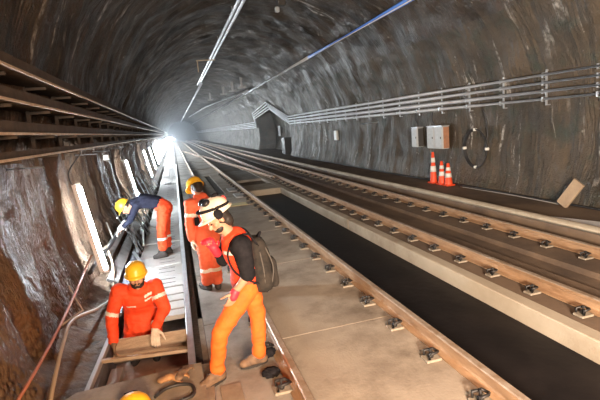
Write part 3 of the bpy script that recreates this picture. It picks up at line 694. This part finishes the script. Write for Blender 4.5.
# ------------------------------------------------------------------ people
def blob(name, mb, mats, parent, voxel=.011, smooth=4, matfn=None, wrinkle=0, wscale=9, origin=None):
    tmp = mb.build(name+'_tmp', mats, None)
    md = tmp.modifiers.new('r', 'REMESH'); md.mode = 'VOXEL'; md.voxel_size = voxel; md.use_smooth_shade = True
    s = tmp.modifiers.new('s', 'SMOOTH'); s.iterations = smooth; s.factor = .6
    dg = bpy.context.evaluated_depsgraph_get(); me = bpy.data.meshes.new_from_object(tmp.evaluated_get(dg))
    bpy.data.objects.remove(tmp); me.name = name
    if not me.materials:
        for m in (mats if isinstance(mats, (list, tuple)) else [mats]): me.materials.append(m)
    if wrinkle:
        nrm = [v.normal.copy() for v in me.vertices]
        for v, n in zip(me.vertices, nrm):
            p = v.co*wscale; q = V((p.x, p.y, p.z*1.6))
            f = 1-abs(noise.noise(q+noise.noise_vector(q*.6)*.9))*2.2
            v.co += n*(f*wrinkle)
    for p in me.polygons:
        p.use_smooth = True
        if matfn: p.material_index = matfn(p.center)
        else: p.material_index = 0
    o = bpy.data.objects.new(name, me); COL.objects.link(o)
    if parent: o.parent = parent
    return o
def seg_t(p, a, b):
    d = b-a; t = (p-a).dot(d)/d.dot(d); return t, (p-(a+d*t)).length
def hand(mb, wrist, d, palm_n, curl=25, spread=.0, sc_=1.0, side=1):
    """palm, four unequal fingers of three bones, thumb from the side; d finger direction, palm_n the way the palm faces"""
    d = V(d).normalized(); n = V(palm_n); n = (n-d*n.dot(d)).normalized(); s = d.cross(n)*side     # s: towards the thumb
    k = sc_; w_ = V(wrist); pc = w_+d*.045*k
    mb.cap(w_-d*.02, w_+d*.015, .027*k, .028*k, s, 1.15)
    for j in range(4): mb.cap(w_+d*.01*k+s*(.012-.009*j)*k, w_+d*.085*k+s*(.030-.020*j)*k, .015*k, .0125*k)
    for j, L_ in enumerate((.072, .080, .074, .058)):
        p = w_+d*.088*k+s*(.030-.020*j)*k; a = rad(curl*.6)
        for q, fr in enumerate((.45, .32, .23)):
            dd = d*math.cos(a)+n*math.sin(a)+s*spread*(1.5-j)*.12; dd.normalize()
            p2 = p+dd*L_*fr*k*1.05; mb.cap(p, p2, (.0098-.0008*q)*k, (.0092-.0010*q)*k); p = p2; a += rad(curl)
    p = w_+d*.025*k+s*.026*k; dd = (s*.75+d*.6+n*.35).normalized()
    p2 = p+dd*.042*k; mb.cap(p, p2, .014*k, .011*k); dd = (d*.8+s*.35+n*.5).normalized(); p3 = p2+dd*.034*k; mb.cap(p2, p3, .011*k, .0095*k)
    mb.cap(p3, p3+(dd*.9+n*.3).normalized()*.022*k, .0095*k, .008*k)
def head(mb, c, f, u):
    f = V(f).normalized(); u = V(u); u = (u-f*u.dot(f)).normalized(); s = u.cross(f)
    c = V(c)
    mb.ell(c+u*.025-f*.012, (s*.076, f*.095, u*.092)); mb.ell(c-u*.045+f*.022, (s*.058, f*.068, u*.068))
    mb.cap(c-u*.095+f*.055, c-u*.098+f*.062, .023, .02, s, 1.3)                         # chin
    mb.cap(c+u*.012+f*.083, c-u*.030+f*.104, .010, .016)                                  # nose
    mb.cap(c-s*.032+u*.022+f*.076, c+s*.032+u*.022+f*.076, .012, .012)                    # brow
    mb.cap(c-s*.020-u*.058+f*.082, c+s*.020-u*.058+f*.082, .009, .009)                    # lips
    for q in (-1, 1):
        mb.ell(c+s*q*.079-f*.008-u*.008, (s*.012, f*.020, u*.032)); mb.ell(c+s*q*.045-u*.022+f*.055, (s*.022, f*.022, u*.022))
    return f, u, s
def eyes(c, f, u, s, parent):
    t = MB()
    for q in (-1, 1): t.ell(c+s*q*.031+u*.004+f*.079, (s*.0125, f*.010, u*.008))
    t.build('eyes', M['eye'], parent)
def helmet(c, f, u, m, parent, name='hard_hat', brim=.035, ridge=True):
    f = V(f).normalized(); u = V(u); u = (u-f*u.dot(f)).normalized(); s = u.cross(f); c = V(c)+u*.048-f*.008
    t = MB(); prof = [(.0, .125), (.035, .122), (.070, .108), (.098, .080), (.112, .045), (.117, .0), (.120, -.012), (.112, -.014), (.108, .0), (.09, .07), (0, .112)]
    t.lathe(prof, c, u, 28, sx=.95, sy=1.16, xdir=s)
    # brim: peak longer to the front
    n = 28; vs = []
    for j, (rr, hh) in enumerate(((.114, -.004), (.124, -.012), (.118, -.017))):
        for k in range(n):
            a = 2*math.pi*k/n; fr = max(0, math.sin(a)); ex = (.012+brim*fr**1.5) if j == 1 else (0 if j == 0 else .010+brim*fr**1.5)
            x, y_ = math.cos(a)*(rr*.95+ex*.55), math.sin(a)*(rr*1.16+ex); vs.append(c+s*x+f*y_+u*(hh-.012*fr*(j > 0)))
    t.add(vs, [(j*n+k, j*n+(k+1) % n, (j+1)*n+(k+1) % n, (j+1)*n+k) for j in range(2) for k in range(n)], 0, True)
    if ridge:
        for q in (-.030, 0, .030):
            t.tube([c+s*q+f*(.125*math.sin(a))+u*(.121*math.cos(a)*(1-abs(q)*1.5)) for a in [rad(x) for x in range(-70, 71, 14)]], .009, 6)
    return t.build(name, m, parent), c, f, u, s
def boot(ank, toe_dir, m, parent, pitch=0, flat=True, name='boot', h=.12):
    a = V(ank); d = V((toe_dir[0], toe_dir[1], pitch)).normalized(); x = V((0, 0, 1)).cross(d).normalized(); up = d.cross(x)
    b = a-V((0, 0, 1))*0.085 if flat else a-up*.085
    t = MB(); t.cap(a+V((0, 0, h)), a-up*.02, .055, .052); t.cap(a-up*.02, b-d*.035+up*.035, .050, .042)
    t.cap(b-d*.03+up*.035, b+d*.13+up*.028, .043, .040, x, 1.12); t.cap(a+d*.02-up*.01, b+d*.10+up*.05, .045, .036, x, 1.1); t.cap(b+d*.12+up*.028, b+d*.165+up*.03, .042, .036, x, 1.15)
    o = blob(name, t, m, parent, .009, 3)
    t = MB(); ring = []
    for k in range(24):
        an = 2*math.pi*k/24; yy = math.sin(an); L_ = .135; ring.append(b+d*(.060+yy*L_)+x*math.cos(an)*(.047 if yy > -.2 else .042))
    t.add([p-up*.012 for p in ring]+[p+up*.014 for p in ring], [tuple(range(24))[::-1], tuple(range(24, 48))]+[(k, (k+1) % 24, (k+1) % 24+24, k+24) for k in range(24)])
    t.build('sole', M['sole'], o); return o

def person(label, base, J, lean):
    """J in local coordinates. Returns the body mesh (skin) as the top-level object."""
    pass
def P(base):
    b = V(base); return lambda x, y, z: V((x, y, z))-b

# ---- standing man in vest with backpack
base = (.28, 3.76, 0); L = P(base)
pel = L(.47, 3.78, .86); wai = L(.46, 3.78, 1.0); che = L(.42, 3.78, 1.17); nk = L(.36, 3.77, 1.335); hc = L(.275, 3.75, 1.465)
fw = V((-.82, -.22, -.52)); up = V((-.55, -.05, .83))
shn, shf = L(.43, 3.59, 1.245), L(.40, 3.96, 1.245); eln, elf = L(.455, 3.575, .985), L(.30, 4.02, 1.02); wrn, wrf = L(.335, 3.60, .845), L(.225, 3.93, 1.16)
hpn, hpf = L(.455, 3.70, .83), L(.49, 3.87, .83); knn, knf = L(.165, 3.66, .47), L(.545, 3.87, .46); ann, anf = L(.115, 3.70, .11), L(.515, 3.84, .11)
lat = V((0, 1, 0))
b = MB(); head(b, hc, fw, up); f_, u_, s_ = V(fw).normalized(), None, None
b.cap(nk+V((.02, 0, -.05)), hc-V((-.03, 0, .06)), .062, .055)
b.cap(pel, wai, .10, .095, lat, 1.35); b.cap(wai, che, .095, .115, lat, 1.4); b.cap(che, nk+V((.03, 0, -.08)), .11, .07, lat, 1.5)
for sh, el, wr in ((shn, eln, wrn), (shf, elf, wrf)): b.cap(che.lerp(sh, .6), sh, .07, .058); b.cap(sh, el, .052, .042); b.cap(el, wr, .043, .028)
for hp, kn, an in ((hpn, knn, ann), (hpf, knf, anf)): b.cap(hp, kn, .078, .052); b.cap(kn, an, .052, .036); b.cap(an, an+V((-.09, 0, -.05)), .035, .03)
hand(b, wrn, (-.45, 0, -.85), (-.5, .6, -.3), 30, sc_=1.05, side=-1)
hand(b, wrf, (-.3, -.3, .6), (-.3, -.8, 0), 50, side=1)
body = blob('person', b, M['skin'], None, .0085, 2); body.location = base
tag(body, 'standing man in orange vest and trousers with cream helmet and backpack, looking down', 'person')
F1, U1 = V(fw).normalized(), V(up); U1 = (U1-F1*U1.dot(F1)).normalized(); S1 = U1.cross(F1); eyes(hc, F1, U1, S1, body)
t = MB(); t.ell(hc-F1*.030+U1*.012, (S1*.084, F1*.088, U1*.088)); t.ell(hc-F1*.055-U1*.045, (S1*.074, F1*.058, U1*.080)); blob('hair', t, M['hair'], body, .008, 2, wrinkle=.002, wscale=40)
t = MB(); t.ell(hc-U1*.070+F1*.035, (S1*.058, F1*.055, U1*.042)); blob('beard', t, M['hair'], body, .007, 1, wrinkle=.002, wscale=50)
ho, hcn, _, _, _ = helmet(hc+U1*.012-F1*.012, F1-U1*-.12, U1-F1*.12, M['cream'], body)
t = MB(); ring = [hcn+S1*(math.cos(a)*.117)+F1*(math.sin(a)*.128)+U1*(.045+.045*math.sin(a)) for a in [2*math.pi*k/32 for k in range(33)]]
t.tube(ring, .013, 6, caps=False); t.build('goggle_strap', M['black'], ho)
t = MB()
for q in (-1, 1): t.ell(hcn+S1*q*.046+F1*.030+U1*.122, (S1*.048, F1*.040, U1*.030))
t.tube([hcn+S1*-.05+F1*.03+U1*.130, hcn+S1*.05+F1*.03+U1*.130], .016, 6); t.build('goggles', M['lens'], ho)
for q in (-1, 1):
    t = MB(); t.ell(hcn+S1*q*.112+F1*.02-U1*.005, (S1*.030, F1*.040, U1*.045)); t.build('ear_cup', M['black'], ho)
t = MB(); t.box(hcn-F1*.11+U1*.045, (.05, .06, .05), rot=Matrix((S1, F1, U1)).transposed(), bev=.01); t.build('red_patch', M['red'], ho)
t = MB(); t.ell(hcn+U1*.108-F1*.075, (S1*.030, F1*.035, U1*.025)); t.build('head_torch', M['black'], ho)
# t-shirt, vest, trousers
t = MB(); t.cap(wai, che, .108, .130, lat, 1.36); t.cap(che, nk+V((.02, 0, -.07)), .12, .072, lat, 1.5)
for sh, el in ((shn, eln), (shf, elf)): t.cap(che.lerp(sh, .6), sh, .095, .088); t.cap(sh, sh.lerp(el, .98), .086, .066)
t.cap(elf, elf.lerp(wrf, .8), .055, .04)
blob('shirt', t, M['black'], body, .010, 3, wrinkle=.004)
t = MB(); t.cap(L(.455, 3.78, .87), wai, .130, .124, lat, 1.32); t.cap(wai, che+V((0, 0, .0)), .122, .142, lat, 1.20); t.cap(che, che+V((-.02, 0, .08)), .142, .118, lat, 1.08)
for q in (-1, 1): t.cap(che+V((.02, q*.09, .08)), che+V((-.03, q*.085, .115)), .06, .05)
blob('vest', t, [M['vest'], M['stripe']], body, .010, 3, lambda c: 1 if abs((c-L(.40, 3.78, 1.17)).z) < .018 and c.x < L(.40, 0, 0).x and c.y < L(0, 3.72, 0).y else 0, wrinkle=.006)
t = MB(); t.cap(L(.46, 3.78, .90), L(.475, 3.78, .84), .112, .120, lat, 1.25)
for hp, kn, an in ((hpn, knn, ann), (hpf, knf, anf)):
    t.cap(hp, kn, .102, .073); t.cap(kn, an+V((0, 0, .05)), .072, .060); t.cap(an+V((0, 0, .08)), an+V((0, 0, .02)), .062, .066)
blob('trousers', t, M['orange2'], body, .010, 3, wrinkle=.007, wscale=8)
t = MB(); t.tube([pel+V((math.cos(a)*.118, math.sin(a)*.155, .015)) for a in [2*math.pi*k/24 for k in range(25)]], .016, 6, caps=False, flat=1); t.build('belt', M['black'], body)
boot(ann, (-.86, -.5), M['boot'], body); boot(anf, (-.95, -.1), M['boot'], body)
for wr, dd, pn, sd, cu in ((wrn, (-.45, 0, -.85), (-.5, .6, -.3), -1, 30), (wrf, (-.3, -.3, .6), (-.3, -.8, 0), 1, 50)):
    t = MB(); d_ = V(dd).normalized()
    if sd == 1: hand(t, wr, dd, pn, cu, sc_=1.32, side=sd); t.cap(wr-d_*.06, wr, .044, .040)
    else: t.cap(wr-d_*.0, wr+d_*.045, .041, .040)
    blob('glove', t, M['glover'], body, .008, 1)
# dust mask hanging at the neck
# backpack: worn, a thing of its own
bp = thing('backpack', 'black and charcoal backpack worn by the standing man', 'backpack', (.62, 3.78, 1.04)); bl = V((.62, 3.78, 1.04))
t = MB(); A = lambda x, y, z: V((x, y, z))-bl
t.cap(A(.60, 3.70, .86), A(.585, 3.72, 1.18), .10, .075, lat, 1.1); t.cap(A(.60, 3.86, .86), A(.585, 3.84, 1.18), .10, .075, lat, 1.1); t.cap(A(.66, 3.72, .86), A(.63, 3.76, 1.10), .07, .06); t.cap(A(.66, 3.84, .86), A(.63, 3.80, 1.10), .07, .06)
blob('bag', t, M['pack'], bp, .010, 4, wrinkle=.005)
t = MB(); t.cap(A(.70, 3.72, .83), A(.695, 3.74, 1.0), .05, .05); t.cap(A(.70, 3.84, .83), A(.695, 3.82, 1.0), .05, .05); blob('front_pocket', t, M['pack'], bp, .010, 3)
for q, yy in ((-1, 3.655), (1, 3.90)):
    t = MB(); t.tube([v for v in spline([A(.58, yy, 1.20), A(.50, yy-.005, 1.315), A(.38, yy, 1.285), A(.315, yy, 1.16), A(.36, yy-q*-.01, 1.0), A(.50, yy+q*.05, .90), A(.60, yy, .86)])], .017, 6, flat=.5); t.build('shoulder_strap', M['black'], bp)
t = MB(); t.tube(spline([A(.60, 3.74, 1.24), A(.63, 3.78, 1.285), A(.60, 3.82, 1.24)]), .012, 6); t.build('top_handle', M['black'], bp)
t = MB(); t.tube(spline([A(.665, 3.625, .85), A(.69, 3.64, 1.0), A(.65, 3.66, 1.15), A(.60, 3.70, 1.25)]), .007, 6); t.build('zip_trim', M['packtrim'], bp)
t = MB(); t.tube(spline([A(.60, 3.600, .86), A(.60, 3.612, 1.0), A(.585, 3.63, 1.15)]), .007, 6); t.build('zip_trim', M['packtrim'], bp)

# ---- man behind, seen from the back
base = (.26, 6.12, 0); L = P(base); lat = V((1, .25, 0)).normalized()
pel = L(.275, 6.12, .84); wai = L(.28, 6.10, 1.0); che = L(.285, 6.12, 1.17); nk = L(.25, 6.18, 1.36); hc = L(.215, 6.20, 1.455)
fw = V((-.35, .75, -.55)); up = V((-.15, .50, .83))
shn, shf = L(.10, 6.08, 1.26), L(.45, 6.17, 1.22); eln, elf = L(.06, 6.06, .99), L(.49, 6.25, .98); wrn, wrf = L(.065, 6.10, .78), L(.36, 6.42, .92)
hp1, hp2 = L(.20, 6.10, .82), L(.36, 6.14, .82); kn1, kn2 = L(.20, 6.06, .47), L(.33, 6.06, .47); an1, an2 = L(.20, 6.12, .10), L(.34, 6.10, .10)
b = MB(); head(b, hc, fw, up); b.cap(nk+V((0, 0, -.08)), hc-V((0, 0, .05)), .06, .055)
b.cap(pel, che, .09, .11, lat, 1.35); b.cap(che, nk-V((0, 0, .08)), .11, .07, lat, 1.4)
for sh, el, wr in ((shn, eln, wrn), (shf, elf, wrf)): b.cap(che.lerp(sh, .6), sh, .07, .055); b.cap(sh, el, .052, .04); b.cap(el, wr, .042, .028)
for hp, kn, an in ((hp1, kn1, an1), (hp2, kn2, an2)): b.cap(hp, kn, .075, .05); b.cap(kn, an, .05, .035); b.cap(an, an+V((0, .07, -.05)), .034, .03)
hand(b, wrn, (0, .05, -1), (1, .2, 0), 25, side=1); hand(b, wrf, (-.3, .9, -.1), (0, 0, -1), 35, side=-1)
body = blob('person', b, M['skin'], None, .010, 2); body.location = base
tag(body, 'man in orange coverall and yellow helmet standing with his back turned, behind the backpack wearer', 'person')
F1 = V(fw).normalized(); U1 = (V(up)-F1*V(up).dot(F1)).normalized(); S1 = U1.cross(F1); eyes(hc, F1, U1, S1, body)
t = MB(); t.ell(hc-F1*.030+U1*.012, (S1*.086, F1*.090, U1*.088)); t.ell(hc-F1*.055-U1*.035, (S1*.072, F1*.055, U1*.065)); blob('hair', t, M['hair'], body, .009, 2)
helmet(hc+F1*.035, F1, U1, M['yellow'], body)
t = MB(); t.cap(pel, wai, .120, .118, lat, 1.25); t.cap(wai, che, .122, .142, lat, 1.25); t.cap(che, nk-V((0, 0, .085)), .138, .085, lat, 1.42)
t.cap(nk-V((.03, 0, .04)), nk-V((-.03, 0, .04)), .065, .065)
for sh, el, wr in ((shn, eln, wrn), (shf, elf, wrf)): t.cap(che.lerp(sh, .6), sh, .09, .078); t.cap(sh, el, .074, .058); t.cap(el, wr, .060, .048)
for hp, kn, an in ((hp1, kn1, an1), (hp2, kn2, an2)): t.cap(hp, kn, .102, .075); t.cap(kn, an+V((0, 0, .03)), .076, .074)
def mf(c):
    for a, q, k in ((kn1, an1, .42), (kn2, an2, .42), (shn, eln, .55), (shf, elf, .55)):
        tt, r_ = seg_t(c, a, q)
        if r_ < .13 and abs(tt-k) < (.07 if k < .5 else .09): return 1
    if c.y < L(0, 6.07, 0).y and abs(c.z-L(0, 0, 1.22).z) < .018 and abs(c.x-L(.30, 0, 0).x) < .07: return 1
    return 0
blob('coverall', t, [M['orange3'], M['stripe']], body, .011, 3, mf, wrinkle=.009, wscale=8)
boot(an1, (-.5, .8), M['bootdark'], body); boot(an2, (.0, 1), M['bootdark'], body)
t = MB(); hand(t, wrn, (0, .05, -1), (1, .2, 0), 25, sc_=1.22, side=1); blob('glove', t, M['gloveb'], body, .009, 1)
t = MB(); hand(t, wrf, (-.3, .9, -.1), (0, 0, -1), 35, sc_=1.22, side=-1); blob('glove', t, M['gloveb'], body, .009, 1)
t = MB(); t.box(L(.16, 5.965, 1.03), (.07, .05, .11), bev=.012); t.tube([L(.17, 5.965, 1.08), L(.17, 5.965, 1.16)], .008, 6); t.build('pouch', M['black'], body)

# ---- bending man in navy at the left wall
base = (-.50, 8.36, 0); L = P(base); lat = V((0, 1, 0))
pel = L(-.33, 8.36, .90); wai = L(-.45, 8.36, 1.02); che = L(-.66, 8.36, 1.075); nk = L(-.84, 8.36, 1.06); hc = L(-.985, 8.34, 1.0)
fw = V((-.55, -.25, -.75)); up = V((-.75, 0, .65))
sh1, sh2 = L(-.79, 8.20, 1.02), L(-.79, 8.52, 1.02); el1, el2 = L(-.92, 8.16, .78), L(-.93, 8.50, .80); wr1, wr2 = L(-1.06, 8.20, .67), L(-1.05, 8.44, .72)
hp1, hp2 = L(-.34, 8.27, .88), L(-.32, 8.45, .88); kn1, kn2 = L(-.42, 8.26, .48), L(-.37, 8.46, .48); an1, an2 = L(-.44, 8.26, .10), L(-.36, 8.48, .10)
b = MB(); head(b, hc, fw, up); b.cap(nk+V((.05, 0, 0)), hc+V((.04, 0, 0)), .06, .055)
b.cap(pel, wai, .10, .10, lat, 1.3); b.cap(wai, che, .10, .11, lat, 1.4); b.cap(che, nk, .11, .065, lat, 1.35)
for sh, el, wr in ((sh1, el1, wr1), (sh2, el2, wr2)): b.cap(che.lerp(sh, .6), sh, .07, .055); b.cap(sh, el, .052, .04); b.cap(el, wr, .042, .028)
for hp, kn, an in ((hp1, kn1, an1), (hp2, kn2, an2)): b.cap(hp, kn, .08, .052); b.cap(kn, an, .052, .036); b.cap(an, an+V((-.08, 0, -.05)), .034, .03)
for wr in (wr1, wr2): hand(b, wr, (-.75, 0, -.5), (.3, 0, -.8), 35, side=1 if wr is wr2 else -1)
body = blob('person', b, M['skin'], None, .010, 2); body.location = base
tag(body, 'man in navy top and orange trousers bending over towards the left wall', 'person')
F1 = V(fw).normalized(); U1 = (V(up)-F1*V(up).dot(F1)).normalized(); S1 = U1.cross(F1); eyes(hc, F1, U1, S1, body)
t = MB(); t.ell(hc-F1*.030+U1*.012, (S1*.083, F1*.086, U1*.086)); blob('hair', t, M['hair'], body, .009, 2)
helmet(hc, F1, U1, M['yellow'], body)
t = MB(); t.cap(L(-.40, 8.36, .99), wai, .125, .128, lat, 1.25); t.cap(wai, che, .125, .135, lat, 1.4); t.cap(che, nk, .13, .075, lat, 1.35)
for sh, el, wr in ((sh1, el1, wr1), (sh2, el2, wr2)): t.cap(che.lerp(sh, .6), sh, .09, .072); t.cap(sh, el, .068, .052); t.cap(el, el.lerp(wr, .85), .052, .04)
blob('shirt', t, M['navy'], body, .011, 3, wrinkle=.005)
t = MB(); t.cap(L(-.31, 8.36, .90), L(-.40, 8.36, .98), .135, .132, lat, 1.28)
for hp, kn, an in ((hp1, kn1, an1), (hp2, kn2, an2)): t.cap(hp, kn, .115, .088); t.cap(kn, an+V((0, 0, .10)), .088, .080)
blob('trousers', t, [M['orange'], M['stripe']], body, .011, 3, lambda c: 1 if abs(c.z-.36) < .022 else 0, wrinkle=.009, wscale=8)
boot(an1, (-1, -.2), M['bootdark'], body); boot(an2, (-1, .1), M['bootdark'], body)
for wr in (wr1, wr2):
    t = MB(); hand(t, wr, (-.75, 0, -.5), (.3, 0, -.8), 35, sc_=1.3, side=1 if wr is wr2 else -1); blob('glove', t, M['glovew'], body, .009, 1)

# ---- man in the open trench
base = (-.62, 5.15, -.42); L = P(base); lat = V((1, 0, 0))
pel = L(-.63, 5.36, .10); wai = L(-.63, 5.27, .24); che = L(-.62, 5.17, .41); nk = L(-.60, 5.07, .59); hc = L(-.585, 4.98, .69)
fw = V((.04, -1, .02)); up = V((-.02, .0, 1))
sh1, sh2 = L(-.81, 5.12, .53), L(-.42, 5.12, .52); el1, el2 = L(-.915, 5.05, .26), L(-.345, 5.03, .27); wr1, wr2 = L(-.91, 4.90, .03), L(-.465, 4.86, .12)
hp1, hp2 = L(-.73, 5.37, .08), L(-.53, 5.37, .08); kn1, kn2 = L(-.78, 5.12, -.14), L(-.50, 5.12, -.14); an1, an2 = L(-.76, 5.34, -.32), L(-.54, 5.34, -.32)
b = MB(); head(b, hc, fw, up); b.cap(nk+V((0, .03, -.06)), hc+V((0, .02, -.04)), .062, .055)
b.cap(pel, che, .10, .115, lat, 1.35); b.cap(che, nk+V((0, .02, -.06)), .115, .07, lat, 1.45)
for sh, el, wr in ((sh1, el1, wr1), (sh2, el2, wr2)): b.cap(che.lerp(sh, .6), sh, .07, .058); b.cap(sh, el, .054, .042); b.cap(el, wr, .044, .03)
for hp, kn, an in ((hp1, kn1, an1), (hp2, kn2, an2)): b.cap(hp, kn, .08, .055); b.cap(kn, an, .055, .038); b.cap(an, an+V((0, .07, -.04)), .036, .03)
hand(b, wr1, (.05, -.35, -.93), (.85, 0, -.2), 30, side=-1); hand(b, wr2, (-.02, -.75, -.65), (.0, .6, -.7), 30, side=1)
body = blob('person', b, M['skin'], None, .0085, 2); body.location = base
tag(body, 'bearded man in orange coverall and yellow helmet bending over the board in the trench', 'person')
F1 = V(fw).normalized(); U1 = (V(up)-F1*V(up).dot(F1)).normalized(); S1 = U1.cross(F1); eyes(hc, F1, U1, S1, body)
t = MB(); t.ell(hc-F1*.030+U1*.012, (S1*.083, F1*.086, U1*.086)); blob('hair', t, M['hair'], body, .009, 2)
t = MB(); t.ell(hc-U1*.070+F1*.034, (S1*.064, F1*.055, U1*.046)); t.cap(hc+S1*.066-U1*.03, hc+S1*.05-U1*.08+F1*.03, .014, .016); t.cap(hc-S1*.066-U1*.03, hc-S1*.05-U1*.08+F1*.03, .014, .016); t.cap(hc-U1*.045+F1*.088-S1*.022, hc-U1*.045+F1*.088+S1*.022, .008, .008); blob('beard', t, M['hair'], body, .006, 1, wrinkle=.002, wscale=50)
helmet(hc-F1*.012+U1*.014, (F1-U1*.10), (U1+F1*.10), M['yellow'], body)
t = MB(); t.cap(pel+V((0, -.12, -.06)), wai, .150, .14, lat, 1.3); t.cap(wai, che, .14, .15, lat, 1.28); t.cap(che, nk+V((0, .02, -.065)), .145, .085, lat, 1.45)
t.cap(nk+V((-.04, 0, -.03)), nk+V((.04, 0, -.03)), .062, .062)
for sh, el, wr in ((sh1, el1, wr1), (sh2, el2, wr2)): t.cap(che.lerp(sh, .6), sh, .10, .084); t.cap(sh, el, .082, .066); t.cap(el, el.lerp(wr, .88), .066, .052)
for hp, kn, an in ((hp1, kn1, an1), (hp2, kn2, an2)): t.cap(hp, kn, .105, .08); t.cap(kn, an+V((0, 0, .03)), .08, .06)
def mf(c):
    for a, q, k in ((sh1, el1, .86), (sh2, el2, .45)):
        tt, r_ = seg_t(c, a, q)
        if r_ < .12 and abs(tt-k) < .07 and (a is sh1 and c.x < L(-.80, 0, 0).x or a is sh2 and c.x > L(-.47, 0, 0).x): return 1
    p = c
    if p.y < L(0, 5.12, 0).y:
        if abs(p.z-L(0, 0, .455).z-(p.x-L(-.50, 0, 0).x)*.35) < .016 and abs(p.x-L(-.50, 0, 0).x) < .042: return 1
        if abs(p.z-L(0, 0, .405).z-(p.x-L(-.50, 0, 0).x)*.35) < .010 and abs(p.x-L(-.50, 0, 0).x) < .042: return 1
        if abs(p.z-L(0, 0, .345).z) < .009 and abs(p.x-L(-.70, 0, 0).x) < .05: return 1
    return 0
blob('coverall', t, [M['orange'], M['stripe']], body, .010, 3, mf, wrinkle=.008, wscale=8)
boot(an1, (-.1, -1), M['bootdark'], body); boot(an2, (.1, -1), M['bootdark'], body)
t = MB(); hand(t, wr1, (.05, -.35, -.93), (.85, 0, -.2), 30, sc_=1.25, side=-1); blob('glove', t, M['boot'], body, .008, 1)
t = MB(); hand(t, wr2, (-.02, -.75, -.65), (.0, .6, -.7), 30, sc_=1.3, side=1); t.cap(wr2+V((0, .05, .04)), wr2, .042, .038); blob('glove', t, M['gloveb'], body, .008, 1)

# ------------------------------------------------------------------ things on the foreground board
r = thing('hard_hat', 'dirty yellow hard hat lying on the board at the bottom edge', 'helmet', (-.56, 3.44, .08))
helmet(V((0, 0, -.028)), V((.9, -.3, 0)), V((0, 0, 1)), M['yellow'], r, 'shell')
t = MB(); t.tube(spline([V((.02, .15, .03)), V((.0, .11, .10)), V((-.08, .08, .11))]), .012, 6); t.build('strap', M['black'], r)
gl = None
for i, (x, y, a, cu) in enumerate(((-.31, 3.77, .3, 25), (-.20, 3.79, 1.2, 40))):
    t = MB(); hand(t, V((0, 0, 0)), (math.cos(a), math.sin(a)*.6, .0), (0, 0, -1), cu, sc_=1.15, side=1 if i else -1); t.cap((-.06*math.cos(a), -.06*math.sin(a), 0), (0, 0, 0), .04, .036, (0, 0, 1), .6)
    o = blob('work_glove', t, M['gloveleather'] if i == 0 else M['boot'], None, .007, 1); o.location = (x, y, .115)
    tag(o, ['orange brown leather work glove on the grimy board, left of the dark one', 'dark brown work glove lying on the grimy board at its right end'][i], 'glove')
t = MB(); t.tube(spline([(-.42, 3.55, .09), (-.34, 3.64, .09), (-.22, 3.66, .09), (-.12, 3.60, .09), (-.12, 3.45, .09), (-.3, 3.40, .09)]), .014, 6)
tag(t.build('cable_loop', M['cable'], None, (-.3, 3.6, .09)), 'black cable loop on the grimy board beside the hard hat', 'cable')
# rubble and rags near the standing man's boots
for i, (x, y, s) in enumerate(((.60, 3.98, .07), (.57, 3.62, .06))):
    t = MB(); t.ell((0, 0, 0), (V((s*1.3, 0, 0)), V((0, s, 0)), V((0, 0, s*.6)))); o = blob('rag', t, M['black'], None, .008, 1, wrinkle=.014, wscale=28); o.location = (x, y, s*.45)
    tag(o, ['dark crumpled rag behind the rear boot of the standing man', 'dark crumpled rag in front of the left rail near the standing man'][i], 'rag')
bar((-.01, 3.35, .02), (.03, 4.02, .02), .12, .03, M['grime'], 'timber', 'short dark timber under the front boot of the standing man', 'timber')
t = MB(); t.box((.20, 3.30, .006), (.18, .62, .012), bev=.002); tag(t.build('metal_strip', M['grime'], None, (.2, 3.3, .0)), 'thin grimy strip on the walkway below the front boot', 'strip')

# ------------------------------------------------------------------ haze towards the tunnel end
hm = bpy.data.materials.new('dusty_haze'); hm.use_nodes = True; nt = hm.node_tree; nt.nodes.remove(nt.nodes['Principled BSDF'])
vs_ = nt.nodes.new('ShaderNodeVolumeScatter'); vs_.inputs['Density'].default_value = .0042; vs_.inputs['Anisotropy'].default_value = .55; vs_.inputs['Color'].default_value = (.85, .92, 1, 1)
nt.links.new(vs_.outputs[0], nt.nodes['Material Output'].inputs['Volume'])
t = MB(); t.box((2.9, 84, 2.9), (11, 126, 8.4)); o = t.build('haze', hm, None, (2.9, 84, 2.9)); tag(o, 'bright dusty haze glowing towards the tunnel end', 'haze', kind='stuff')
